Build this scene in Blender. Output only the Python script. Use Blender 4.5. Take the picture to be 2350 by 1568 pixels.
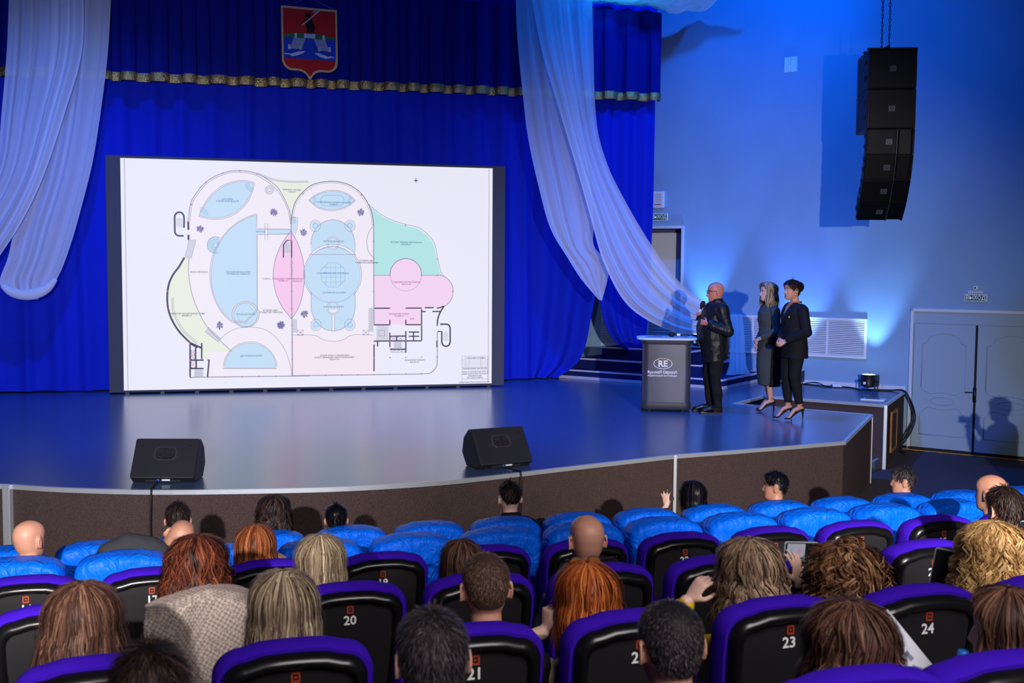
import bpy, bmesh, math, random
import numpy as np
from mathutils import Vector, Matrix, Euler, noise
from mathutils.geometry import tessellate_polygon

# ------------------------------------------------------------------ scene, camera, world, lights
for o in list(bpy.data.objects): bpy.data.objects.remove(o, do_unlink=True)
SC = bpy.context.scene
COL = SC.collection
random.seed(7)
PI = math.pi
IW, IH, FPX = 2350, 1568, 2540.0
CAM = Vector((0.0, 0.0, 2.85))
YAW, PITCH, ROLL = math.radians(13.765), math.radians(3.92), math.radians(0.404)
FWD = Vector((math.sin(YAW)*math.cos(PITCH), math.cos(YAW)*math.cos(PITCH), -math.sin(PITCH)))
_r = Vector((math.cos(YAW), -math.sin(YAW), 0)); _u = _r.cross(FWD)
RGT = math.cos(ROLL)*_r + math.sin(ROLL)*_u
UPV = -math.sin(ROLL)*_r + math.cos(ROLL)*_u
cd = bpy.data.cameras.new('camera'); cam = bpy.data.objects.new('camera', cd); COL.objects.link(cam)
cd.sensor_width = 36.0; cd.lens = 36.0*FPX/IW; cd.clip_end = 200
m = Matrix((RGT, UPV, -FWD)).transposed().to_4x4(); m.translation = CAM
cam.matrix_world = m
cd.dof.use_dof = True; cd.dof.focus_distance = 14.6; cd.dof.aperture_fstop = 6.3
SC.camera = cam
SC.view_settings.view_transform = 'Standard'; SC.view_settings.look = 'None'
SC.view_settings.gamma = 1.0; SC.view_settings.use_curve_mapping = False
SC.view_settings.exposure = 0.0

world = bpy.data.worlds.new('world'); SC.world = world; world.use_nodes = True
bg = world.node_tree.nodes['Background']
bg.inputs[0].default_value = (0.16, 0.22, 0.5, 1); bg.inputs[1].default_value = 0.06

def spot(name, loc, target, power, color, angle, blend=0.5, radius=0.06):
    d = bpy.data.lights.new(name, 'SPOT'); d.energy = power; d.color = color
    d.spot_size = math.radians(angle); d.spot_blend = blend; d.shadow_soft_size = radius
    o = bpy.data.objects.new(name, d); COL.objects.link(o); o.location = loc
    o.rotation_euler = (Vector(target)-Vector(loc)).to_track_quat('-Z', 'Y').to_euler()
    return o
# front-of-house profile spots on the lighting position behind the camera (found from the shadows in the hall)
WHITE = (1.0, 0.93, 0.88)
BLUE = (0.0, 0.17, 1.0)
spot('house_spot_white_right', (2.8, -0.1, 3.4), (6.4, 13.5, 1.0), 4700, WHITE, 45, 1.0, 0.05)
spot('house_spot_white_left', (-1.1, -0.1, 3.4), (-0.9, 14.5, 1.4), 4200, WHITE, 47, 1.0, 0.05)
spot('house_spot_blue_right', (2.8, -0.1, 3.5), (8.6, 15.5, 4.6), 450, BLUE, 50, 0.9, 0.06)
spot('house_spot_blue_left', (-1.1, -0.1, 3.5), (-0.2, 18.0, 4.6), 1900, BLUE, 46, 0.9, 0.06)
# blue wash from the lighting bar above the stage front
spot('bar_spot_blue_left', (-1.5, 12.5, 8.8), (-2.2, 15.5, 1.0), 2000, BLUE, 84, 0.9, 0.15)
spot('bar_spot_blue_centre', (4.2, 12.5, 8.8), (5.4, 14.0, 0.9), 3000, BLUE, 80, 0.9, 0.15)
spot('bar_spot_blue_right', (5.4, 12.6, 9.0), (8.2, 17.0, 6.0), 1150, BLUE, 100, 0.9, 0.15)
spot('bar_spot_blue_wall', (8.3, 13.6, 8.9), (7.6, 17.9, 6.0), 700, BLUE, 80, 0.9, 0.15)
spot('fabric_spot_cyan', (5.9, 17.15, 6.45), (5.9, 17.1, 8.0), 45, (0.02, 0.45, 1.0), 150, 0.9, 0.1)  # unseen lamp off the bar, set behind the drape to light the ceiling fabric
# house lights dimmed low over the audience
hd = bpy.data.lights.new('house_light', 'AREA'); hd.energy = 260; hd.spread = math.radians(115); hd.color = (1.0, 0.92, 0.9); hd.size = 4; hd.shape = 'SQUARE'
ho = bpy.data.objects.new('house_light', hd); COL.objects.link(ho); ho.location = (2.2, -2.0, 6.2); ho.rotation_euler = (math.radians(33), 0, 0)

# ------------------------------------------------------------------ helpers
def ray(x, y): return FWD + RGT*((x-IW/2)/FPX) - UPV*((y-IH/2)/FPX)
def on_z(x, y, z): d = ray(x, y); return CAM + d*((z-CAM.z)/d.z)
def on_y(x, y, Y): d = ray(x, y); return CAM + d*(Y/d.y)
def on_depth(x, y, t): return CAM + ray(x, y)*t
def on_plane(x, y, p0, n): d = ray(x, y); return CAM + d*((Vector(p0)-CAM).dot(n)/d.dot(n))
def srgb(*c):
    if len(c) == 1:
        h = c[0].lstrip('#'); c = [int(h[i:i+2], 16) for i in (0, 2, 4)]
    return tuple(((v/255)/12.92 if v/255 <= 0.04045 else ((v/255+0.055)/1.055)**2.4) for v in c)

MATS = {}
def mat(name, rgb, rough=0.6, metal=0.0, spec=0.5, bump=None, var=None, emit=0.0, sheen=0.0, alpha=1.0, coat=0.0, attr=None, stretch=None):
    if name in MATS: return MATS[name]
    M = bpy.data.materials.new(name); M.use_nodes = True; nt = M.node_tree; N = nt.nodes; L = nt.links
    b = N['Principled BSDF']; b.inputs['Base Color'].default_value = (*rgb, 1)
    b.inputs['Roughness'].default_value = rough; b.inputs['Metallic'].default_value = metal
    b.inputs['Specular IOR Level'].default_value = spec
    if sheen: b.inputs['Sheen Weight'].default_value = sheen
    if coat: b.inputs['Coat Weight'].default_value = coat; b.inputs['Coat Roughness'].default_value = 0.15
    if alpha < 1: b.inputs['Alpha'].default_value = alpha
    if emit:
        b.inputs['Emission Color'].default_value = (*rgb, 1); b.inputs['Emission Strength'].default_value = emit
    tc = None
    def coords(sc):
        nonlocal tc
        if tc is None: tc = N.new('ShaderNodeTexCoord')
        src = tc.outputs['Object']
        if stretch:
            mp = N.new('ShaderNodeMapping'); mp.inputs['Scale'].default_value = stretch; L.new(src, mp.inputs[0]); src = mp.outputs[0]
        nz = N.new('ShaderNodeTexNoise'); nz.inputs['Scale'].default_value = sc; nz.inputs['Detail'].default_value = 5
        L.new(src, nz.inputs['Vector']); return nz
    if var:
        nz = coords(var[0]); mx = N.new('ShaderNodeMix'); mx.data_type = 'RGBA'
        c2 = var[1] if isinstance(var[1], tuple) else tuple(min(1, v*var[1]) for v in rgb)
        mx.inputs[6].default_value = (*rgb, 1); mx.inputs[7].default_value = (*c2, 1)
        rp = N.new('ShaderNodeMapRange'); rp.inputs[1].default_value = 0.35; rp.inputs[2].default_value = 0.65
        L.new(nz.outputs['Fac'], rp.inputs[0]); L.new(rp.outputs[0], mx.inputs[0]); L.new(mx.outputs[2], b.inputs['Base Color'])
    if attr:
        at = N.new('ShaderNodeAttribute'); at.attribute_name = 'tone'
        rp = N.new('ShaderNodeValToRGB'); els = rp.color_ramp.elements
        els[0].position = 0.0; els[0].color = (*attr[0], 1); els[1].position = 1.0; els[1].color = (*attr[-1], 1)
        for i in range(1, len(attr)-1):
            e = els.new(i/(len(attr)-1)); e.color = (*attr[i], 1)
        L.new(at.outputs['Fac'], rp.inputs[0]); L.new(rp.outputs[0], b.inputs['Base Color'])
    if bump:
        nz = coords(bump[0]); bp = N.new('ShaderNodeBump'); bp.inputs['Strength'].default_value = bump[1]
        bp.inputs['Distance'].default_value = bump[2] if len(bump) > 2 else 0.01
        L.new(nz.outputs['Fac'], bp.inputs['Height']); L.new(bp.outputs[0], b.inputs['Normal'])
    MATS[name] = M; return M

class MB:
    """collects verts/faces for ONE mesh object"""
    def __init__(s): s.v = []; s.f = []; s.mi = []; s.tone = []; s.M = None; s.cur = 0; s.ct = 0.5
    def pv(s, p):
        p = Vector(p)
        if s.M is not None: p = s.M @ p
        s.v.append(p[:]); s.tone.append(s.ct); return len(s.v)-1
    def face(s, idx): s.f.append(tuple(idx)); s.mi.append(s.cur)
    def poly(s, pts): s.face([s.pv(p) for p in pts])
    def box(s, c, d, rot=None):
        c = Vector(c); h = Vector(d)/2
        R = Euler(rot).to_matrix() if rot is not None else Matrix.Identity(3)
        i = [s.pv(c + R @ Vector((x*h.x, y*h.y, z*h.z))) for x in (-1, 1) for y in (-1, 1) for z in (-1, 1)]
        for q in ((0,1,3,2),(4,6,7,5),(0,4,5,1),(2,3,7,6),(0,2,6,4),(1,5,7,3)): s.face([i[k] for k in q])
    def rings(s, rings, cap0=True, cap1=True, closed=True):
        n = len(rings[0]); ids = [[s.pv(p) for p in r] for r in rings]
        for a, b in zip(ids, ids[1:]):
            for k in range(n if closed else n-1):
                k2 = (k+1) % n; s.face((a[k], a[k2], b[k2], b[k]))
        if cap0: s.face(list(reversed(ids[0])))
        if cap1: s.face(ids[-1])
        return ids
    def tube(s, pts, r, n=8, cap=True, up=None):
        pts = [Vector(p) for p in pts]; m = len(pts)
        if not isinstance(r, (list, tuple)): r = [r]*m
        rings = []; prev = None
        for i, p in enumerate(pts):
            t = (pts[min(i+1, m-1)]-pts[max(i-1, 0)]).normalized()
            if prev is None:
                a = Vector(up) if up is not None else (Vector((0, 0, 1)) if abs(t.z) < 0.9 else Vector((0, 1, 0)))
                e1 = (a - t*a.dot(t)).normalized()
            else: e1 = (prev - t*prev.dot(t)).normalized()
            prev = e1; e2 = t.cross(e1)
            ra, rb = (r[i] if isinstance(r[i], (list, tuple)) else (r[i], r[i]))
            rings.append([p + e1*(ra*math.cos(2*PI*k/n)) + e2*(rb*math.sin(2*PI*k/n)) for k in range(n)])
        s.rings(rings, cap, cap)
    def cyl(s, p0, p1, r0, r1=None, n=16): s.tube([p0, p1], [r0, r0 if r1 is None else r1], n)
    def ball(s, c, r, nu=16, nv=10, rot=None):
        c = Vector(c); r = (r, r, r) if not isinstance(r, (list, tuple)) else r
        R = Euler(rot).to_matrix() if rot is not None else Matrix.Identity(3)
        rg = [[c + R @ Vector((r[0]*math.sin(b)*math.cos(2*PI*k/nu), r[1]*math.sin(b)*math.sin(2*PI*k/nu), -r[2]*math.cos(b))) for k in range(nu)] for b in [PI*(j+0.5)/(nv+0.0) for j in range(nv)]]
        s.rings(rg)
    def lathe(s, prof, c=(0, 0, 0), n=24, cap=True):
        c = Vector(c)
        s.rings([[c+Vector((r*math.cos(2*PI*k/n), r*math.sin(2*PI*k/n), z)) for k in range(n)] for r, z in prof], cap, cap)
    def prism(s, poly, z0, z1):
        n = len(poly); a = [s.pv((x, y, z0)) for x, y in poly]; b = [s.pv((x, y, z1)) for x, y in poly]
        for k in range(n): k2 = (k+1) % n; s.face((a[k], a[k2], b[k2], b[k]))
        tri = tessellate_polygon([[Vector((x, y, 0)) for x, y in poly]])
        for t in tri: s.face([b[i] for i in t]); s.face([a[i] for i in reversed(t)])
    def fill(s, pts):
        tri = tessellate_polygon([[Vector(p) for p in pts]]); i = [s.pv(p) for p in pts]
        for t in tri: s.face([i[k] for k in t])
    def grid(s, fn, nu, nv):
        ids = [[s.pv(fn(i/nu, j/nv)) for i in range(nu+1)] for j in range(nv+1)]
        for j in range(nv):
            for i in range(nu): s.face((ids[j][i], ids[j][i+1], ids[j+1][i+1], ids[j+1][i]))
    def add(s, other_v, other_f):
        o = len(s.v)
        for p in other_v: s.pv(p)
        for f in other_f: s.face([k+o for k in f])
    def mesh(s, name, smooth=False):
        me = bpy.data.meshes.new(name); me.from_pydata(s.v, [], s.f)
        if any(s.mi): me.polygons.foreach_set('material_index', s.mi)
        if smooth: me.polygons.foreach_set('use_smooth', [True]*len(s.f))
        return me
    def build(s, name, mats, parent=None, smooth=False, bevel=0.0, tone=False, fixn=True, auto=None):
        me = s.mesh(name, smooth)
        if fixn:
            bm = bmesh.new(); bm.from_mesh(me); bmesh.ops.recalc_face_normals(bm, faces=bm.faces); bm.to_mesh(me); bm.free()
        if tone:
            a = me.attributes.new('tone', 'FLOAT', 'POINT'); a.data.foreach_set('value', s.tone)
        return link(name, me, mats, parent, bevel, auto)
def link(name, me, mats, parent=None, bevel=0.0, auto=None):
    for M in (mats if isinstance(mats, (list, tuple)) else [mats]): me.materials.append(M)
    o = bpy.data.objects.new(name, me); COL.objects.link(o)
    if parent is not None: o.parent = parent
    if bevel:
        b = o.modifiers.new('bevel', 'BEVEL'); b.width = bevel; b.segments = 2; b.limit_method = 'ANGLE'; b.angle_limit = math.radians(40)
    if auto:
        me.polygons.foreach_set('use_smooth', [True]*len(me.polygons)); me.set_sharp_from_angle(angle=math.radians(auto))
    return o
def tag(o, label, cat, group=None, kind=None):
    o['label'] = label; o['category'] = cat
    if group: o['group'] = group
    if kind: o['kind'] = kind
    return o
def thing(name, label, cat, loc=(0, 0, 0), rotz=0.0, group=None):
    o = bpy.data.objects.new(name, None); COL.objects.link(o); o.empty_display_size = 0.1
    o.location = loc; o.rotation_euler = (0, 0, rotz); return tag(o, label, cat, group)
def struct(o): o['kind'] = 'structure'; return o
def copy_tree(o, parent=None):
    c = o.copy(); COL.objects.link(c); c.parent = parent
    for ch in list(o.children): copy_tree(ch, c)
    return c
def spl(pts, n=8, closed=False):
    P = [Vector(p) if len(p) == 3 else Vector((p[0], p[1], 0)) for p in pts]; out = []; m = len(P)
    for i in range(m if closed else m-1):
        if closed: a, b, c, d = P[(i-1) % m], P[i], P[(i+1) % m], P[(i+2) % m]
        else: a, b, c, d = P[max(i-1, 0)], P[i], P[i+1], P[min(i+2, m-1)]
        for k in range(n):
            t = k/n
            out.append(0.5*((2*b) + (c-a)*t + (2*a-5*b+4*c-d)*t*t + (3*b-a-3*c+d)*t**3))
    if not closed: out.append(P[-1])
    return out
_TX = {}
def text_geo(body, size, res=2, ax='CENTER', bold=0.0):
    k = (body, size, ax, bold)
    if k not in _TX:
        c = bpy.data.curves.new('tmp', 'FONT'); c.body = body; c.size = size; c.align_x = ax; c.align_y = 'CENTER'; c.resolution_u = res; c.offset = bold
        o = bpy.data.objects.new('tmp', c); COL.objects.link(o)
        dg = bpy.context.evaluated_depsgraph_get(); me = bpy.data.meshes.new_from_object(o.evaluated_get(dg))
        _TX[k] = ([v.co.copy() for v in me.vertices], [tuple(p.vertices) for p in me.polygons])
        bpy.data.objects.remove(o); bpy.data.curves.remove(c); bpy.data.meshes.remove(me)
    return _TX[k]
def text_on(mb, body, size, M, ax='CENTER', bold=0.0):
    v, f = text_geo(body, size, 2, ax, bold); old = mb.M; mb.M = M if old is None else old @ M; mb.add(v, f); mb.M = old
def nz(x, y=0.0, z=0.0): return noise.noise(Vector((x, y, z)))

# wall frame: x along the slanted wall to the right, y into the wall, z up; origin at the foot of the double door
WA = math.radians(47.861)
WD = Vector((math.cos(WA), -math.sin(WA), 0)); WN = Vector((math.sin(WA), math.cos(WA), 0))
W0 = on_z(2081.5, 1030, 0.0)
WM = Matrix(((WD.x, WN.x, 0, W0.x), (WD.y, WN.y, 0, W0.y), (0, 0, 1, 0), (0, 0, 0, 1)))
def wl(s, d, z): return WM @ Vector((s, -d, z))      # d = distance in front of the wall
def wall_px(x, y, d=0.0):
    P = on_plane(x, y, W0 - WN*d, WN); return (P-W0).dot(WD), P.z
ST = 0.92      # stage height
# ------------------------------------------------------------------ materials
m_wall = mat('wall_paint', srgb(136, 170, 203), 0.75, spec=0.3, bump=(60, 0.15, 0.004), var=(1.2, 0.93))
m_ceil = mat('ceiling_paint', srgb(70, 75, 90), 0.9)
m_carpet_dark = mat('hall_carpet', srgb(88, 80, 84), 0.95, spec=0.1, bump=(220, 0.5, 0.004), var=(300, 0.7))
m_fascia = mat('fascia_carpet', srgb(90, 75, 73), 0.95, spec=0.1, bump=(260, 0.6, 0.003), var=(170, 0.35))
m_stage = mat('stage_linoleum', srgb(70, 92, 124), 0.24, spec=1.0, var=(1.3, 0.88), stretch=(1, 5, 1), bump=(14, 0.05, 0.004))
m_alu = mat('aluminium_trim', srgb(205, 212, 220), 0.38, metal=0.55, bump=(40, 0.1, 0.002))
m_white_pl = mat('white_plastic', srgb(222, 226, 232), 0.45)
m_white_paint = mat('white_paint', srgb(205, 212, 222), 0.5)
m_door = mat('door_paint', srgb(150, 172, 192), 0.55, spec=0.35)
m_black = mat('black_plastic', srgb(20, 20, 24), 0.45)
m_black_matte = mat('black_matte', srgb(14, 14, 17), 0.8)
m_rubber = mat('black_rubber', srgb(12, 12, 14), 0.6)
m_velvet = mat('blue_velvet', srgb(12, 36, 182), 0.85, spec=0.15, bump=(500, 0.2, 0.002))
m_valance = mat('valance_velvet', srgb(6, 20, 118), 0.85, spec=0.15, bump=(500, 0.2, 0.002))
m_gold = mat('gold_foil', srgb(190, 165, 105), 0.3, metal=0.9, bump=(45, 0.9, 0.02))
m_steel = mat('dark_steel', srgb(60, 62, 68), 0.4, metal=0.8)
m_chrome = mat('chrome', srgb(200, 200, 205), 0.15, metal=1.0)
m_skyfab = mat('pale_ceiling_fabric', srgb(215, 225, 235), 0.5)

# ------------------------------------------------------------------ the setting
# rows of seats: row k has its back rims at y = about one metre spacing on a floor raised by 0.16 per row
RANG = math.radians(-2.6); RD = Vector((math.cos(RANG), -math.sin(RANG), 0))
ROWY = [7.56, 6.55, 5.51, 4.47, 3.36, 2.32, 1.28, 0.24, -0.8]
def row_y(k): return ROWY[k-1]
def row_z(k): return 0.160*(k-1)
# hall floor with its raised tiers
fl = MB(); fl.box((4, 9, -0.1), (34, 26, 0.2)); struct(fl.build('floor', m_carpet_dark))
for k in range(2, 10):
    t = MB(); yb = row_y(k)+0.62; z1 = row_z(k); t.M = Matrix.Translation((0, yb, 0)) @ Matrix.Rotation(-RANG, 4, 'Z')
    t.box((3, -0.55 if k < 9 else -3.0, z1-0.08), (22, 1.10 if k < 9 else 6.0, 0.16))
    struct(t.build('floor_tier', m_carpet_dark))
# slanted right wall with openings for the back door
wb = MB(); wb.M = WM
D2L, D2R, D2B, D2T = -4.95, -3.97, 1.44, 3.53       # back door opening
def wbox(mb, s0, s1, d0, d1, z0, z1): mb.box(((s0+s1)/2, -(d0+d1)/2, (z0+z1)/2), (s1-s0, abs(d1-d0), z1-z0))
for (a, b, z0, z1) in ((-9.5, D2L, 0, 9.4), (D2R, 7, 0, 9.4), (D2L, D2R, 0, D2B), (D2L, D2R, D2T, 9.4)): wbox(wb, a, b, -0.30, 0, z0, z1)
struct(wb.build('wall_right', m_wall))
bw = MB(); bw.box((-1, 19.6, 4.6), (16, 0.2, 9.6)); struct(bw.build('wall_back', m_wall))
lw = MB(); lw.box((-9, 8, 4.6), (0.2, 24, 9.6)); struct(lw.build('wall_left', m_wall))
rw = MB(); rw.box((9, -7, 4.6), (30, 0.2, 9.6)); struct(rw.build('wall_rear', mat('rear_wall_paint', srgb(60, 62, 75), 0.9)))
ce = MB(); ce.box((4, 7, 9.5), (34, 30, 0.2)); struct(ce.build('ceiling', m_ceil))

# stage platform: curved front, slanted right corner, stair slot open towards the hall
front = [on_z(x, y, ST) for x, y in ((18, 1113), (150, 1121), (350, 1126), (600, 1123.5), (800, 1118), (1000, 1106), (1150, 1090.5), (1300, 1073), (1550, 1045))]
left_edge = [Vector((-8.8, 12.6, ST)), Vector((-4.2, 11.0, ST))]
fr = left_edge + spl(front, 5) + [on_z(1700, 1033.5, ST), on_z(1820, 1024, ST), Vector((*wl(0.78, 5.71, 0).xy, ST))]
n_front = len(fr)
c_a = Vector((*wl(0.36, 3.21, 0).xy, ST)); c_b = Vector((*wl(-1.58, 3.21, 0).xy, ST)); c_c = Vector((*wl(-1.58, 2.06, 0).xy, ST))
c_d = Vector((*wl(0.21, 2.06, 0).xy, ST)); c_e = Vector((*wl(-0.05, 0.0, 0).xy, ST)); c_f = Vector((*wl(-9, 0.0, 0).xy, ST))
outline = fr + [c_a, c_b, c_c, c_d, c_e, c_f, Vector((-8.8, 19.4, ST))]
pl = MB(); pl.prism([(p.x, p.y) for p in outline], ST-0.03, ST)
stage = struct(pl.build('stage_floor', m_stage))
fa = MB()
def skirt(mb, pts, z0, z1, inset=0.02):
    for a, b in zip(pts, pts[1:]):
        t = (b-a).normalized(); n = Vector((-t.y, t.x, 0)) * inset
        mb.poly([(a.x+n.x, a.y+n.y, z0), (b.x+n.x, b.y+n.y, z0), (b.x+n.x, b.y+n.y, z1), (a.x+n.x, a.y+n.y, z1)])
skirt(fa, fr + [c_a, c_b, c_c, c_d, c_e], 0.0, ST-0.03)
fascia = struct(fa.build('stage_fascia', m_fascia, fixn=False))
# metal edge strips and upright corner strips on the stage
def edge_strip(name, pts, parent):
    e = MB(); off = 0.012
    rings = []
    for i, p in enumerate(pts):
        a = pts[max(i-1, 0)]; b = pts[min(i+1, len(pts)-1)]; t = (b-a).normalized(); n = Vector((t.y, -t.x, 0))
        rings.append([p+n*0.006+Vector((0, 0, 0.004)), p+n*0.006-Vector((0, 0, 0.036)), p-n*0.03-Vector((0, 0, 0.036)), p-n*0.03+Vector((0, 0, 0.004))])
    e.rings(rings); return e.build(name, m_alu, parent)
edge_strip('edge_strip', fr[:2]+[fr[2]], stage); edge_strip('edge_strip', fr[2:], stage)
edge_strip('edge_strip', [fr[-1], c_a], stage); edge_strip('edge_strip', [c_a, c_b], stage)
edge_strip('edge_strip', [c_b, c_c], stage); edge_strip('edge_strip', [c_c, c_d], stage); edge_strip('edge_strip', [c_d, c_e], stage)
def post(P, w=0.05, parent=fascia, z0=0.0):
    e = MB(); e.box((P.x, P.y, (z0+ST)/2), (w, w, ST-z0), (0, 0, -0.4)); e.build('corner_strip', m_alu, parent, bevel=0.004)
post(fr[2], 0.07); post(on_z(1550, 1045, ST), 0.035); post(c_d, 0.05); post(c_a, 0.015)
# stairs inside the slot, going down to the hall floor
stairs = thing('slot_stairs', 'stairs sunk in the stage floor by the right wall', 'stairs', W0, -WA)
for i in range(5):
    zt = ST-(i+1)*ST/6; s0 = -1.58+i*0.34
    b = MB(); wbox(b, s0, s0+0.36, 2.08, 3.19, 0.0, zt); b.build('tread', m_stage, stairs)
    b = MB(); wbox(b, s0+0.33, s0+0.365, 2.08, 3.19, zt-0.012, zt+0.004); b.build('nosing', m_alu, stairs)
hb = MB(); hb.M = WM; wbox(hb, 0.21, 0.225, 0.75, 1.35, 0.12, 0.68)
hatch = thing('service_hatch', 'wood framed service hatch in the side of the stage', 'hatch', (0, 0, 0))
m_wood = mat('raw_wood', srgb(170, 120, 60), 0.7, var=(20, 0.7))
e1 = Vector((c_d.x, c_d.y, 0)); e2 = Vector((c_e.x, c_e.y, 0)); et = (e2-e1).normalized(); en = Vector((et.y, -et.x, 0))
def hpt(t, z, d): q = e1+et*t+en*d; return (q.x, q.y, z)
hm = MB(); hm.rings([[hpt(0.55, z, 0.0), hpt(1.05, z, 0.0), hpt(1.05, z, 0.015), hpt(0.55, z, 0.015)] for z in (0.2, 0.72)]); hm.build('panel', m_fascia, hatch)
for (a, b, z0, z1) in ((0.51, 0.55, 0.16, 0.76), (1.05, 1.09, 0.16, 0.76), (0.55, 1.05, 0.16, 0.2), (0.55, 1.05, 0.72, 0.76)):
    hm = MB(); hm.rings([[hpt(a, z, 0.0), hpt(b, z, 0.0), hpt(b, z, 0.025), hpt(a, z, 0.025)] for z in (z0, z1)]); hm.build('frame_bar', m_wood, hatch)

# double door in the slanted wall
def wthing(name, label, cat, group=None): return thing(name, label, cat, W0, -WA, group)
dr = struct(wthing('door_1', 'grey double door with moulded panels below the green exit sign', 'door')); del dr['category']
b = MB()
for (s0, s1, z0, z1) in ((0.0, 0.05, 0, 2.228), (2.0, 2.05, 0, 2.228), (0.0, 2.05, 2.18, 2.228)): wbox(b, s0, s1, 0, 0.05, z0, z1)
b.build('door_frame', m_white_paint, dr, bevel=0.005)
b = MB(); wbox(b, 0.05, 2.0, 0.0, 0.02, 2.0, 2.18); b.build('transom', m_door, dr)
def door_leaf(s0, s1):
    w = s1-s0; c = (s0+s1)/2
    b = MB(); wbox(b, s0, s1, 0.0, 0.025, 0.02, 1.99); leaf = b.build('door_leaf', m_door, dr, bevel=0.003)
    def mould(pts, closed=True):
        q = MB(); P = [Vector((c+x*w, -0.027, z)) for x, z in pts]
        q.tube(P+[P[0]] if closed else P, 0.0075, 6); q.build('moulding', m_door, leaf, smooth=True)
    top = [(-.36, 1.0), (-.36, 1.68)] + [(-.36+.10*math.sin(t)*1.0, 1.68+.09*(1-math.cos(t))) for t in np.linspace(0.2, PI/2, 5)] + [(-.22, 1.80)]
    top += [(x, 1.80+.05*math.cos(x/.22*PI/2)) for x in np.linspace(-.2, .2, 11)] + [(.22, 1.80)]
    top += [(.36-.10*math.sin(t), 1.68+.09*(1-math.cos(t))) for t in np.linspace(PI/2, .2, 5)] + [(.36, 1.68), (.36, 1.0)]
    top += [(.33, .96), (.24, .93)] + [(x, .90+.035*math.cos(x/.22*PI/2)) for x in np.linspace(.2, -.2, 9)] + [(-.24, .93), (-.33, .96)]
    mould(top)
    mould([(.19*math.cos(t), .80+.062*math.sin(t)) for t in np.linspace(0, 2*PI, 28)[:-1]])
    low = [(-.37, .26), (-.37, .60), (-.33, .62), (-.27, .68), (-.22, .70)] + [(x, .70-.035*math.cos(x/.22*PI/2)) for x in np.linspace(-.2, .2, 9)] + [(.22, .70), (.27, .68), (.33, .62), (.37, .60), (.37, .26)]
    mould(low); return leaf
l1 = door_leaf(0.065, 0.965); l2 = door_leaf(1.0, 1.985)
b = MB(); wbox(b, 0.967, 0.998, 0.0, 0.012, 0.02, 1.99); b.build('door_gap', m_black_matte, dr)
b = MB(); b.box((0.985, -0.04, 0.93), (0.045, 0.02, 0.22)); b.tube([(0.985, -0.05, 0.97), (0.985, -0.085, 0.97), (0.94, -0.09, 0.97), (0.86, -0.088, 0.965)], 0.009, 8); b.build('door_handle', m_steel, l1, smooth=True)
b = MB(); wbox(b, -0.15, 3.4, 0.0, 0.05, 0, 0.05); struct(b.build('baseboard_right', m_black_matte)).matrix_world = WM
ts = thing('hazard_tape', 'yellow and black dashed tape on the floor along the door', 'tape', W0, -WA)
m_yel = mat('yellow_tape', srgb(205, 150, 40), 0.6); b = MB(); wbox(b, -0.05, 2.6, 0.055, 0.075, 0.0, 0.01); b.build('tape_line', m_yel, ts)
for i in range(12):
    b = MB(); wbox(b, 0.1+i*0.19, 0.19+i*0.19, 0.075, 0.10, 0.0, 0.011); b.build('tape_dash', m_yel, ts)

# back door at the top of the steps
d2 = struct(wthing('door_2', 'open white door in the doorway behind the sheer drape', 'door')); del d2['category']
b = MB()
for (s0, s1, z0, z1) in ((D2R, D2R+0.045, D2B, D2T+0.045), (D2L-0.045, D2L, D2B, D2T+0.045), (D2L, D2R, D2T, D2T+0.045)): wbox(b, s0, s1, 0, 0.03, z0, z1)
b.build('door_frame', m_white_paint, d2, bevel=0.004)
b = MB(); wbox(b, D2L, D2R-0.14, -0.56, -0.52, D2B, D2T-0.06); b.build('door_leaf', m_white_pl, d2)
for i in range(6):
    b = MB(); b.box((D2L+0.36, 0.50, D2B+0.08+i*0.06), (0.5, 0.012, 0.03), (0.5, 0, 0)); b.build('louvre_slat', m_white_paint, d2)
m_rev = mat('reveal_paint', srgb(92, 90, 122), 0.8)
b = MB(); wbox(b, D2R-0.004, D2R+0.03, -0.62, -0.001, D2B, D2T); b.build('reveal_jamb', m_rev, d2)
b = MB(); wbox(b, D2L-0.03, D2L+0.004, -0.62, -0.001, D2B, D2T); b.build('reveal_jamb', m_rev, d2)
b = MB(); wbox(b, D2L, D2R, -0.62, -0.001, D2T-0.004, D2T+0.03); b.build('reveal_head', m_rev, d2)
b = MB(); wbox(b, D2L, D2R, -0.66, -0.60, D2B, D2T); b.build('light_block_panel', m_rev, d2)  # added panel behind the door leaf, blocks light through the opening

# carpeted steps up to the back door
m_step = mat('step_carpet', srgb(20, 34, 92), 0.9, spec=0.1, bump=(300, 0.4, 0.003)); m_stepedge = mat('step_nosing', srgb(200, 196, 214), 0.5)
stp = wthing('stage_steps', 'dark blue carpeted steps with pale nosings behind the lectern', 'steps')
levels = [(-5.45, -2.42, 1.68, 0.0, 0.155), (-5.35, -2.95, 1.34, 0.155, 0.33), (-5.0, -3.3, 0.98, 0.33, 0.52)]
for (s0, s1, d, z0, z1) in levels:
    b = MB(); wbox(b, s0, s1, 0.01, d, ST+z0, ST+z1); b.build('tread', m_step, stp)
    b = MB(); wbox(b, s0-0.005, s1+0.005, d-0.03, d+0.006, ST+z1-0.02, ST+z1+0.006); b.build('nosing', m_stepedge, stp)
    b = MB(); wbox(b, s1-0.03, s1+0.006, 0.02, d, ST+z1-0.02, ST+z1+0.006); b.build('nosing', m_stepedge, stp)
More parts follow.
